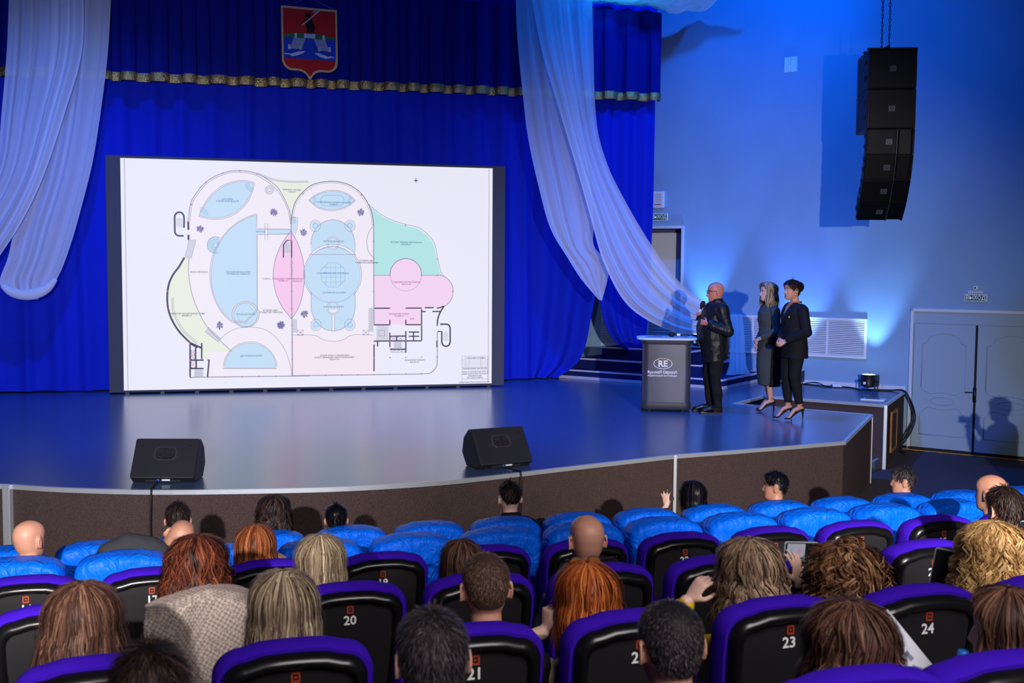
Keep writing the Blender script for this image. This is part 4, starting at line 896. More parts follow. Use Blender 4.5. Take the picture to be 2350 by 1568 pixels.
def long_hair(seed, length=.34, vol=.02, n=900, wave=.004, freq=6, flare=.15, open_=62, w=.0045, part=0.0, sweep=0.0, bun=False, tips=.04):
    rnd = random.Random(seed); mb = MB(); ncl = 46; cph = [rnd.random()*6.28 for _ in range(ncl)]; camp = [0.6+0.8*rnd.random() for _ in range(ncl)]
    def pathf(th, L, off, jit, clump, ph0=0.05, steps=13):
        pts = []; nr = []; d = 0; ph = ph0; prev = scalp(th, ph, off); step = L/steps; a = abs((th+PI) % (2*PI)-PI); pe = math.radians(100)
        front = a < math.radians(open_); p = prev.copy(); out = Vector((math.sin(th), math.cos(th), 0))
        for i in range(steps+1):
            if ph < pe:
                q = scalp(th, ph, off+vol*math.sin(min(ph, 1.5))); rr = Vector((q.x/.006, q.y/.01, q.z/.0146)).normalized(); base = q
                ph += step/0.112
            else:
                k = d-dfall; base = qf + Vector((0, 0, -k)) + out*(flare*k*(1 - 0.5*k/max(L, .01))) ; rr = out
            if ph < pe or i == 0: qf = base; dfall = d
            ww = wave*camp[clump]*min(1, d/.12)*(1+d*1.2)
            base = base + rr*(ww*math.sin(freq*d*12+cph[clump])) + Vector((-out.y, out.x, 0))*(ww*1.1*math.cos(freq*d*11+cph[clump]*1.7)) if wave else base
            pts.append(base + jit*min(1.0, d/.06)); nr.append(rr); d += step
            if front and ph > hairline(th): break
        return pts, nr
    # under layer
    th0 = math.radians(open_); nt = 40; rings = []
    mb.ct = 0.12
    cols = []
    for i in range(nt+1):
        th = th0+(2*PI-2*th0)*i/nt; P, _ = pathf(th, length*0.94, .004, Vector((0, 0, 0)), i*ncl//(nt+1)); cols.append(P)
    m = min(len(c) for c in cols)
    mb.rings([[c[j] for c in cols] for j in range(m)], False, False, closed=False)
    capr = [[scalp(2*PI*i/32, min(ph, hairline(2*PI*i/32)), .006) for i in range(32)] for ph in np.linspace(.02, 1.4, 9)]; mb.rings(capr, True, False)
    for k in range(n):
        th = rnd.uniform(0, 2*PI); a = abs((th+PI) % (2*PI)-PI)
        cl = int((th/(2*PI))*ncl) % ncl; off = .008+.014*rnd.random(); ph0 = abs(rnd.gauss(0, .25))+.03
        L = length*(1+tips*rnd.gauss(0, 1.4)); jit = Vector((rnd.gauss(0, .006), rnd.gauss(0, .006), rnd.gauss(0, .003)))
        P, N = pathf(th, max(.06, L-ph0*.11), off, jit, cl, ph0)
        if len(P) < 3: continue
        ribbon(mb, P, w*(.5+rnd.random()), N, max(0, min(1, rnd.gauss(.5, .22)+0.18*math.sin(cl*2.1))))
    return mb
def short_hair(seed, length=.03, n=1500, w=.0035, lift=.35, fade=0.0, thin_top=0.0, curl=0.0, off=.004, hl=0.0):
    rnd = random.Random(seed); mb = MB(); mb.ct = 0.15
    nt = 48; mb.rings([[scalp(2*PI*i/nt, max(.02, (hairline(2*PI*i/nt)-hl-fade*.30)*t), off+.002*nz(i*.5, t*6, seed)) for i in range(nt)] for t in np.linspace(.02, 1, 14)], True, False)
    for k in range(n):
        th = rnd.uniform(0, 2*PI); h = hairline(th)-hl; ph = math.acos(1-rnd.random()*(1-math.cos(h)))
        fr_ = ph/h
        if fade and fr_ > .62 and rnd.random() < (fr_-.62)/.38*1.15: continue
        if thin_top and ph < .55 and rnd.random() < thin_top: continue
        L = length*(.6+.7*rnd.random())*(1-fade*max(0, fr_-.35)*1.25); 
        if L < .003: continue
        p = scalp(th, ph, off-.002); e = scalp(th, ph+.05, off)-p; e.normalize(); rr = Vector((p.x/.006, p.y/.01, p.z/.0146)).normalized()
        d = (e + rr*lift*rnd.uniform(.5, 1.4) + Vector((rnd.gauss(0, .3), rnd.gauss(0, .3), rnd.gauss(0, .25)))).normalized(); pts = [p]; q = p; m = 5 if curl else 4; ax = rr.cross(d)
        for j in range(m):
            d = (d + e*.22 - rr*.12 + (ax*math.sin(j*2.4+k)+rr*.6*math.cos(j*2.4+k))*curl).normalized(); q = q+d*(L/m); pts.append(q)
        ribbon(mb, pts, w*(.6+.8*rnd.random()), [rr]*len(pts), max(0, min(1, rnd.gauss(.5, .25))))
    return mb

HC = {}
def hair_mat(name, dark, mid, light, rough=.5):
    if name not in HC: HC[name] = mat('hair_'+name, srgb(*mid), rough, spec=.12, attr=[srgb(*dark), srgb(*mid), srgb(*light)])
    return HC[name]
H_BROWN = hair_mat('chestnut', (24, 14, 12), (72, 48, 40), (128, 94, 76)); H_DARK = hair_mat('dark_brown', (10, 8, 8), (38, 28, 26), (82, 66, 60)); H_BLACK = hair_mat('black', (5, 5, 7), (14, 13, 17), (44, 44, 54), .3)
H_AUB = hair_mat('auburn', (40, 18, 10), (118, 62, 36), (180, 112, 70)); H_DKRED = hair_mat('dark_red_brown', (18, 8, 8), (66, 32, 24), (130, 70, 44)); H_RED = hair_mat('copper', (70, 26, 10), (158, 76, 34), (215, 130, 70))
H_BLOND = hair_mat('ash_blond', (54, 42, 36), (142, 122, 100), (214, 196, 166)); H_GOLD = hair_mat('golden_blond', (86, 54, 26), (184, 140, 84), (236, 204, 146)); H_DKBL = hair_mat('dark_blond', (44, 32, 26), (124, 100, 82), (186, 160, 132))
H_GREY = hair_mat('salt_and_pepper', (12, 10, 13), (48, 43, 47), (104, 96, 99)); H_BUZZ = hair_mat('short_brown_buzz', (40, 28, 24), (96, 74, 62), (146, 120, 102), .6); H_CURL = hair_mat('curly_brown', (30, 18, 14), (98, 66, 46), (166, 124, 88))
def skin_mat(name, c): return mat('skin_'+name, srgb(*c), .45, spec=.4, var=(18, .88))
SK_A = skin_mat('fair', (206, 160, 140)); SK_B = skin_mat('ruddy', (196, 142, 120)); SK_C = skin_mat('tan', (176, 126, 104)); SK_D = skin_mat('pale', (220, 180, 164))
def cloth(name, c, rough=.85, var=None, bump=(90, .25, .004)): return mat('cloth_'+name, srgb(*c), rough, spec=.2, bump=bump, var=var)
C_BLACK = cloth('black', (20, 20, 25)); C_NAVY = cloth('navy_suit', (18, 20, 34)); C_CHAR = cloth('charcoal', (46, 48, 54)); C_WHITE = cloth('white_shirt', (210, 214, 222)); C_BEIGE = cloth('beige_coat', (150, 132, 118)); C_YEL = cloth('mustard', (176, 140, 30)); C_TROU = cloth('dark_trousers', (24, 24, 30)); C_SHOE = mat('shoe_leather', srgb(16, 15, 17), .35); C_LILAC = cloth('lilac', (110, 100, 130)); C_PINK = cloth('pink', (190, 70, 120)); C_GREYB = cloth('grey_blue', (84, 92, 116))

# seated body (root on the floor under the seat back's rim, facing +y); head centre at HEADC
HEADC = Vector((0, .27, 1.245))
def seated_mesh(name, yaw=0.0, lean_x=0.0, lean_y=0.0, reach=(), vox=.0062, roll=0.0, pitch=0.0, drop=0.0):
    mb = MB(); sh = lambda z: Vector((lean_x*max(0, z-.55)/.7, lean_y*max(0, z-.55)/.7, -drop*max(0, z-.55)/.7))
    P = lambda x, y, z: Vector((x, y, z)) + sh(z)
    hc = P(*HEADC)
    T = [(.47, .26, .16, .12), (.55, .25, .165, .125), (.68, .235, .155, .115), (.82, .225, .175, .118), (.93, .22, .190, .112), (1.0, .222, .165, .090), (1.035, .228, .11, .070), (1.06, .235, .062, .062)]
    mb.tube([P(0, y, z) for z, y, a, b in T], [(b, a) for z, y, a, b in T], 24, up=(0, 1, 0))
    mb.tube([P(0, .235, 1.03), P(0, .245, 1.08), hc+Vector((0, -.015, -.085)), hc+Vector((0, -.012, -.03))], [.064, .060, .058, .055], 16)
    head(mb, Matrix.Translation(hc) @ Matrix.Scale(1.06, 4) @ Euler((pitch, roll, yaw)).to_matrix().to_4x4())
    for sx in (-1, 1):
        hip = Vector((sx*.095, .27, .535)); knee = Vector((sx*.12, .70, .545)); ank = Vector((sx*.12, .74, .10))
        mb.tube([hip, hip.lerp(knee, .5), knee], [.095, .080, .062], 14); mb.tube([knee+Vector((0, -.005, .0)), knee.lerp(ank, .35)+Vector((0, .0, 0)), ank], [.062, .055, .038], 12)
        mb.tube([ank+Vector((0, -.05, -.055)), ank+Vector((0, .02, -.045)), ank+Vector((sx*.01, .11, -.06)), ank+Vector((sx*.012, .17, -.068))], [(.032, .036), (.045, .042), (.032, .046), (.018, .032)], 10, up=(0, 0, 1))
        shd = P(sx*.185, .225, .965); elb = P(sx*.255, .30, .70); wr = Vector((sx*.075, .50, .655)); rc = [q for q in reach if q[0] == sx]
        if rc:
            wr = Vector(rc[0][1]); d = wr-shd; l = .275; hh = math.sqrt(max(.0004, l*l-(d.length/2)**2)); off = Vector((sx*.75, -.1, -.8)); off = (off-d.normalized()*off.dot(d.normalized())).normalized(); elb = shd+d*.5+off*hh
        mb.tube([shd+Vector((-sx*.03, 0, .0)), shd, shd.lerp(elb, .5), elb], [.062, .060, .050, .043], 12); mb.tube([elb, elb.lerp(wr, .4), wr], [.043, .040, .028], 12)
        if rc: hand(mb, wr, rc[0][2], rc[0][3], sx, rc[0][4], spread=rc[0][5] if len(rc[0]) > 5 else .12)
        else: hand(mb, wr, Vector((-sx*.5, .6, -.25)), Vector((0, .1, -1)), sx, .5)
    me = voxel(mb, vox, 2, name)
    hcn = hc.copy()
    def f(c):
        if c.z > 1.045-drop*.7 and (c-hcn).length < .26 and math.hypot(c.x-hcn.x, c.y-hcn.y) < .13: return 0
        for q in reach:
            w_ = Vector(q[1]); hd = Vector(q[2]).normalized()
            if (c-w_).length < .22 and (c-w_).dot(hd) > -.012 and (c-hcn).length > .12: return 0
        if math.hypot(abs(c.x)-.05, c.y-.55) < .13 and .58 < c.z < .72 and c.y > .49: return 0
        if c.z < .085: return 3
        if c.y > .42 or c.z < .56: return 2
        return 1
    paint(me, f); return me, hcn
BODIES = {}
def body_variant(**k):
    key = tuple(sorted(k.items()))
    if key not in BODIES:
        me, hcn = seated_mesh('seated_body', **k)
        for i in range(4): me.materials.append(C_BLACK)
        BODIES[key] = (me, hcn)
    return BODIES[key]
HAIRS = {}
def set_slots(o, mats):
    for i, M in enumerate(mats): o.material_slots[i].link = 'OBJECT'; o.material_slots[i].material = M
def audience(row, px, py_top, label, skin, top, hair=None, hmat=None, hkey=None, hs=1.0, yaw=0.0, hyaw=None, scale=None, dy=0.0, roll=0.0, pitch=0.0, reach=(), **bk):
    """a seated person whose head top shows at pixel (px, py_top) in the given row; reach: (side, px, py, dy, hand dir, palm normal, curl)"""
    k_ = max(0, HEADC.z-.55)/.7; hcn = HEADC+Vector((bk.get('lean_x', 0)*k_, bk.get('lean_y', 0)*k_, -bk.get('drop', 0)*k_))
    top_h = hcn.z+.121*1.06; P = on_y(px, py_top, row_y(row)+hcn.y+dy+0.02)
    for _ in range(3):
        base = seat_pos(row, P.x); Y = base.y+hcn.y+dy; P = on_y(px, py_top+(6 if hair else 0), Y)
    z0 = row_z(row); s = max(.84, min(1.16, scale or (P.z-z0)/top_h)); R0 = Vector((P.x-hcn.x*s, Y-hcn.y*s, z0))
    rr = []
    for q in reach:
        w_ = (on_y(q[1], q[2], R0.y+q[3])-R0)/s; rr.append((q[0], tuple(w_), q[4], q[5], q[6])+((q[7],) if len(q) > 7 else ()))
    me, hcn2 = body_variant(vox=.0062 if row >= 4 else .009, yaw=yaw, roll=roll, pitch=pitch, reach=tuple(rr), **bk)
    root = thing('person', label, 'person', R0, 0, 'seated audience'); root.scale = (s, s, s)
    b = bpy.data.objects.new('body', me); COL.objects.link(b); b.parent = root; set_slots(b, [skin, top, C_TROU, C_SHOE])
    if hair is not None:
        h = hair.build('hair', hmat, root, smooth=True, tone=True, fixn=False); h.location = hcn; h.rotation_euler = (pitch, roll, yaw if hyaw is None else hyaw); h.scale = (hs*1.06,)*3
    return root, hcn, s
# ------------------------------------------------------------------ the audience
L_ = math.radians
AUD = []
def A_(*a, **k): r = audience(*a, **k); AUD.append((a[0], r[0].location.x)); return r
# front row
A_(1, 408, 1148, 'dark haired man in the front row beside the monitor cable', SK_B, C_BLACK, short_hair(1, .035, 1500, lift=.2), H_DARK, 'm1')
A_(1, 628, 1137, 'woman with loose wavy dark brown hair in the front row', SK_A, C_CHAR, long_hair(2, .30, .024, 800, wave=.010, freq=5, w=.005, tips=.1), H_DARK, 'w2')
A_(1, 771, 1151, 'man with short black hair in the front row right of the wavy haired woman', SK_B, C_CHAR, short_hair(3, .03, 1500, lift=.25), H_BLACK, 'm3')
jm = A_(1, 1170, 1102, 'man in a navy suit jacket with faded dark hair in the front row', SK_D, C_NAVY, short_hair(4, .04, 1700, lift=.5, fade=.9), H_DARK, 'm4')
A_(1, 1590, 1103, 'woman with straight black bob in the front row, left hand raised', SK_D, C_BLACK, long_hair(5, .26, .014, 900, wave=.0, flare=.02, w=.004, tips=.015), H_BLACK, 'w5', reach=((-1, 1529, 1162, .50, (-.05, .1, 1), (.6, .7, .1), .25, .3),))
A_(1, 1780, 1077, 'bearded man with slicked black hair looking left in the front row', SK_C, C_BLACK, short_hair(6, .035, 1700, lift=.08, hl=.12), H_BLACK, 'm6', yaw=L_(62))
A_(1, 2074, 1067, 'man with salt and pepper hair looking left in the front row near the door', SK_B, C_CHAR, short_hair(7, .035, 1600, lift=.25), H_GREY, 'm7', yaw=L_(62))
# second row
A_(2, 66, 1195, 'bald man at the left end of the second row', SK_B, C_WHITE, yaw=L_(-32))
lm = A_(2, 408, 1192, 'bald man in a charcoal suit leaning over in the second row', SK_C, C_CHAR, lean_x=.22, lean_y=.05, roll=L_(38), drop=.04)
A_(3, 2276, 1090, 'bald man leaning left at the right end of the third row', SK_C, C_BLACK, yaw=L_(25))
# third row
A_(3, 585, 1207, 'woman with straight auburn hair in the third row holding a phone', SK_A, C_BLACK, long_hair(12, .30, .018, 1000, wave=.002, flare=.06, w=.004), H_AUB, 'w12', reach=((1, 648, 1318, .40, (.1, .2, 1), (-.6, .7, 0), .6),))
A_(4, 1060, 1243, 'woman with smooth dark brown hair leaning left in the fourth row', SK_A, C_BLACK, long_hair(13, .30, .012, 900, wave=.002, flare=.04), H_BROWN, 'w13')
A_(4, 1347, 1183, 'bald man in the middle of the fourth row', SK_B, C_GREYB)
A_(4, 2308, 1112, 'short haired man filming with a phone at the right end of the fourth row', SK_B, C_BLACK, short_hair(15, .035, 1700, lift=.25), H_DARK, 'm15', reach=((-1, 2284, 1240, .46, (.15, .1, 1), (.6, .75, 0), .55),))
# fourth row
A_(4, 735, 1232, 'woman with straight ash blond hair in the fourth row', SK_A, C_BLACK, long_hair(16, .27, .018, 1100, wave=.002, flare=.05, w=.0036), H_BLOND, 'w16')
sw = A_(4, 452, 1236, 'woman with wavy dark red hair in front of the houndstooth coat', SK_A, C_BEIGE, long_hair(17, .34, .032, 1100, wave=.011, freq=4.5, w=.005, flare=.22, tips=.07), H_DKRED, 'w17', dy=-.08)
# fifth row
A_(5, 188, 1347, 'woman with long straight chestnut hair at the left of the fifth row', SK_A, C_BLACK, long_hair(18, .42, .026, 1950, wave=.004, freq=3, flare=.20, w=.0036), H_BROWN, 'w18')
A_(5, 650, 1318, 'woman with long streaked blond hair in the fifth row', SK_D, C_BLACK, long_hair(19, .36, .022, 2100, wave=.003, freq=3, flare=.09, w=.0036), H_BLOND, 'w19')
A_(5, 1114, 1268, 'man with a brown crew cut in the fifth row', SK_B, C_BLACK, short_hair(20, .014, 7000, w=.0014, lift=.5, fade=.25, thin_top=.25), H_BUZZ, 'm20')
rw = A_(5, 1348, 1296, 'woman with copper red hair and sunglasses on her head in the fifth row', SK_D, C_BEIGE, long_hair(21, .34, .022, 1950, wave=.005, freq=3, flare=.12, w=.0036), H_RED, 'w21', reach=((-1, 1254, 1448, .28, (.05, .0, 1), (.9, .3, 0), 1.0),))
bw_ = A_(5, 1722, 1243, 'woman with wavy dark blond hair photographing with a phone in the fifth row', SK_D, C_YEL, long_hair(22, .36, .026, 2100, wave=.010, freq=4, flare=.16, w=.005, tips=.07), H_DKBL, 'w22', reach=((1, 1834, 1338, .52, (-.12, .12, 1), (-.5, .85, 0), .28, .22), (-1, 1580, 1376, .30, (.5, -.1, .7), (.6, .3, -.5), .5)))
def updo(seed):
    mb = long_hair(seed, .20, .040, 1100, wave=.018, freq=7, flare=.35, w=.0055, tips=.16); rnd = random.Random(seed)
    c = Vector((.0, -.03, .135)); mb.ct = .2; mb.ball(c, (.045, .045, .03), 14, 8)
    for k in range(420):
        u = Vector((rnd.gauss(0, 1), rnd.gauss(0, 1), rnd.gauss(0, 1))).normalized(); p = c+Vector((u.x*.05, u.y*.05, u.z*.035)); t = u.cross(Vector((rnd.gauss(0, 1), rnd.gauss(0, 1), rnd.gauss(0, 1)))).normalized(); pts = [p]
        for j in range(6): t = (t-u*.25+u.cross(t)*.5).normalized(); u = (pts[-1]-c).normalized(); pts.append(pts[-1]+t*.011+u*.002)
        ribbon(mb, pts, .0045, [u]*7, max(0, min(1, rnd.gauss(.5, .25))))
    return mb
A_(5, 1942, 1275, 'woman with curly brown hair pinned up in the fifth row', SK_A, C_BLACK, updo(23), H_CURL, 'w23', hs=1.12)
A_(5, 2280, 1206, 'woman with curly golden blond hair at the right of the fifth row', SK_A, C_BLACK, long_hair(24, .33, .036, 2100, wave=.015, freq=6.5, flare=.2, w=.005, tips=.08), H_GOLD, 'w24')
# sixth row
A_(6, 342, 1478, 'person with short dark brown hair at the bottom edge on the left', SK_A, C_BLACK, short_hair(25, .045, 5200, w=.002, lift=.05), H_DARK, 'm25')
A_(6, 992, 1398, 'man with dark greying hair in the sixth row, in front of the crew cut', SK_A, C_BLACK, short_hair(26, .026, 8000, w=.0017, lift=.22), H_GREY, 'm26')
A_(6, 1540, 1378, 'man with a dark buzz cut in the sixth row', SK_B, C_BLACK, short_hair(27, .011, 8000, w=.0013, lift=.7, thin_top=.2), H_GREY, 'm27')
A_(6, 1955, 1390, 'woman with wavy brown hair and a white folder in the sixth row', SK_A, C_BLACK, long_hair(28, .34, .030, 2400, wave=.008, freq=4, flare=.18, w=.0036, tips=.06), H_BROWN, 'w28')
A_(6, 2312, 1366, 'woman with brown hair looking left at the right bottom corner', SK_A, C_BLACK, long_hair(29, .26, .022, 2100, wave=.005, freq=3, w=.0036), H_BROWN, 'w29', yaw=L_(48))
#SEATS
# ------------------------------------------------------------------ seats (tipped up where nobody sits)
rowcount = {}
for (k, i, n, x) in SEATLIST:
    cand = [abs(ax-x) for (ar, ax) in AUD if ar == k]; occ = bool(cand) and min(cand) < .30
    num = FIRSTNUM.get(k, 0)+n if k > 2 else None
    tot = len([1 for q in SEATLIST if q[0] == k])
    if k <= 2: lab = 'seat under a blue satin cover, %s from the left of the %s' % (ordinal(n), ROWNAME[k])
    else: lab = 'purple and black seat numbered %d, %s from the left of the %s' % (num, ordinal(n), ROWNAME[k])
    s = add_seat(k, i, x, num, not occ, lab)
    if k > 2: number_parts(s, num)
# ------------------------------------------------------------------ things on the wall
def exit_sign(x0, y0, x1, y1, label):
    s0, z1 = wall_px(x0, y0); s1, z0 = wall_px(x1, y1); g = wthing('exit_sign', label, 'sign', 'exit signs')
    b = MB(); wbox(b, s0, s1, 0.0, 0.025, z0, z1); b.build('sign_body', m_white_pl, g, bevel=0.003)
    b = MB(); wbox(b, s0+0.014, s1-0.014, 0.025, 0.027, z0+0.014, z1-0.014); b.build('green_face', mat('exit_green', srgb(14, 96, 84), 0.5), g)
    b = MB(); h = z1-z0
    text_on(b, 'ВЫХОД', h*0.74, Matrix.Translation(((s0+s1)/2, -0.0285, (z0+z1)/2)) @ Matrix.Rotation(PI/2, 4, 'X'))
    w = max(v[0] for v in b.v)-min(v[0] for v in b.v); k = (s1-s0-0.05)/w; c = (s0+s1)/2; b.v = [(c+(v[0]-c)*k, v[1], v[2]) for v in b.v]
    b.build('lettering', mat('exit_white', srgb(225, 232, 235), 0.5, emit=0.25), g, fixn=False)
exit_sign(2214, 675, 2266, 692.5, 'green exit sign above the grey double door')
exit_sign(1495, 490.5, 1533, 506, 'green exit sign above the doorway by the blue curtain')
s0, z1 = wall_px(1501, 440); s1, z0 = wall_px(1526, 477)
g = wthing('alarm_box', 'white alarm box with a red strip above the left exit sign', 'alarm'); b = MB(); wbox(b, s0, s1, 0, 0.06, z0, z1); b.build('housing', m_white_pl, g, bevel=0.012)
for i in range(5): b = MB(); z = z1-0.05-i*0.03; wbox(b, s0+0.05, s1-0.05, 0.06, 0.064, z-0.008, z); b.build('slot', mat('slot_grey', srgb(150, 155, 165), 0.6), g)
b = MB(); wbox(b, s0+0.04, s1-0.05, 0.06, 0.065, z0+0.05, z0+0.065); b.build('red_strip', mat('red_strip', srgb(190, 30, 30), 0.5), g)
s0, z1 = wall_px(1801, 132.5); s1, z0 = wall_px(1829, 164)
g = wthing('vent_cover', 'small square foil vent cover high on the wall', 'vent')
m_foil = mat('foil', srgb(238, 242, 245), 0.5, metal=0.0, bump=(18, 0.8, 0.02))
for a, c in ((s0, (s0+s1)/2-0.003), ((s0+s1)/2+0.003, s1)): b = MB(); wbox(b, a, c, 0, 0.012, z0, z1); b.build('foil_panel', m_foil, g)
s0, z0 = wall_px(2240, 661); g = wthing('door_sensor', 'small white sensor and cable clamp above the right exit sign', 'sensor')
b = MB(); wbox(b, s0-0.035, s0+0.035, 0, 0.04, z0-0.03, z0+0.03); b.build('sensor_box', m_white_pl, g, bevel=0.006); b = MB(); b.ball((s0-0.005, -0.045, z0), 0.014, 10, 6); b.build('lens', m_black, g, smooth=True)
s0, z0 = wall_px(2239, 670.5)
for i in range(8): b = MB(); wbox(b, s0-0.105+i*0.027, s0-0.087+i*0.027, 0, 0.02, z0-0.018, z0+0.018); b.build('clamp_rib', m_white_pl, g)
# skirting behind the stage at the wall
b = MB(); b.M = WM; wbox(b, -2.3, -0.05, 0, 0.02, ST, ST+0.07); struct(b.build('baseboard_stage', m_white_paint))

# ------------------------------------------------------------------ hanging line array
SD = 14.1
def spk_frame():
    P = on_depth(2050, 112, SD); a = math.radians(20); return P, a
SPP, SPA = spk_frame()
m_cab = mat('speaker_cabinet', srgb(8, 8, 10), 0.5, spec=0.25, bump=(200, 0.3, 0.002)); m_grill = mat('speaker_grille', srgb(7, 7, 9), 0.55, metal=0.0, spec=.25, bump=(900, 0.4, 0.001)); m_logo = mat('speaker_badge', srgb(70, 72, 80), 0.45)
SPR = Matrix.Translation(SPP) @ Matrix.Rotation(math.radians(-20), 4, 'Z')      # local -y = front, z = 0 at the top of the array
def box_cab(name, label, z1, h, w, dep, tilt=0.0, wfront=None, horn=False, y0=0.0, narrow=0.0):
    g = thing(name, label, 'speaker', (0, 0, 0), 0, 'speaker array hung on chains'); g.matrix_world = SPR @ Matrix.Translation((0, y0, z1)) @ Matrix.Rotation(tilt, 4, 'X')
    b = MB(); hw = w/2; bk = hw-narrow
    b.rings([[(-hw, 0, z), (hw, 0, z), (bk, dep, z-0.0), (-bk, dep, z)] for z in (0, -h)]); b.build('cabinet', m_cab, g, bevel=0.008)
    if not horn:
        b = MB(); b.box((0, -0.012, -h/2), (w-0.05, 0.02, h-0.03)); b.build('front_grille', m_grill, g, bevel=0.004)
        for sx in (-1, 1): b = MB(); b.box((sx*(hw-0.018), -0.006, -h/2), (0.03, 0.016, h-0.02)); b.build('edge_strip', m_cab, g)
    else:
        b = MB(); b.box((-0.11, -0.012, -h/2), (w*0.60, 0.02, h-0.02)); b.build('front_grille', m_grill, g, bevel=0.004)
        b = MB(); x0, x1 = 0.085, hw-0.02
        R = [[(x0+(x1-x0)*t, -0.02+0.05*math.sin(PI*t), z) for t in np.linspace(0, 1, 9)] for z in (-0.008, -h+0.008)]; b.rings(R, False, False, closed=False); b.build('horn_flare', m_grill, g, smooth=True)
        b = MB(); b.box((x0-0.006, -0.02, -h/2), (0.014, 0.02, h-0.01)); b.build('horn_rib', mat('horn_rib_grey', srgb(44, 45, 50), .5), g); b = MB(); b.box((hw-0.012, -0.012, -h/2), (0.02, 0.02, h-0.01)); b.build('horn_rib', m_cab, g)
    b = MB(); b.box((0.0 if not horn else -0.02, -0.026, -h/2), (0.085, 0.006, 0.075)); bd = b.build('badge', m_logo, g, bevel=0.004)
    b = MB(); ring = [(0.0+0.02*math.cos(t)-(0.02 if horn else 0), -0.0305, -h/2+0.02*math.sin(t)) for t in np.linspace(0, 2*PI, 17)]; b.tube(ring, 0.002, 5); b.build('badge_ring', m_cab, bd)
    for z in (-h*0.28, -h*0.68): b = MB(); b.box((-hw-0.002+narrow*0.2, dep*0.25, z), (0.02, 0.10, 0.05)); b.build('side_handle', m_black_matte, g, bevel=0.008)
    return g
z = 0.0
box_cab('subwoofer', 'topmost black subwoofer of the hanging speaker array', 0.0, 0.5, 0.60, 0.72); box_cab('subwoofer', 'black subwoofer hanging second from the top of the array', -0.505, 0.5, 0.60, 0.72, 0.0)
zz, yy = -1.01, 0.0
for nm, deg in (('third', 7), ('fourth', 20), ('fifth', 33), ('lowest', 46)):
    tl = math.radians(deg)
    box_cab('line_array_speaker', 'curved line array cabinet, %s box of the hanging speaker array' % nm, zz, 0.325, 0.60, 0.40, tl, horn=True, y0=yy, narrow=0.06)
    zz -= 0.327*math.cos(tl); yy += 0.327*math.sin(tl)
bar = thing('rigging_bar', 'black rigging bar and two chains holding the speaker array', 'rigging'); bar.matrix_world = SPR
b = MB(); b.box((0, 0.3, 0.012), (0.62, 0.05, 0.022)); b.box((0, 0.05, 0.012), (0.62, 0.04, 0.022)); b.box((-0.08, 0.18, 0.012), (0.05, 0.5, 0.022)); b.build('fly_bar', m_black, bar)
for (cx, cy) in ((-0.12, 0.12), (0.02, 0.34)):
    b = MB()
    for k in range(74):
        z0 = 0.03+k*0.05; a = PI/2*(k % 2)
        ring = [Vector((cx+0.011*math.cos(t)*math.cos(a), cy+0.011*math.cos(t)*math.sin(a), z0+0.032*math.sin(t))) for t in np.linspace(0, 2*PI, 9)]; b.tube(ring, 0.0048, 5)
    o = b.build('chain', m_steel, bar, smooth=True); o['kind'] = 'stuff'
    b = MB(); b.cyl((cx, cy, 0.0), (cx, cy, 0.06), 0.02, 0.012, 8); b.build('shackle', m_steel, bar)

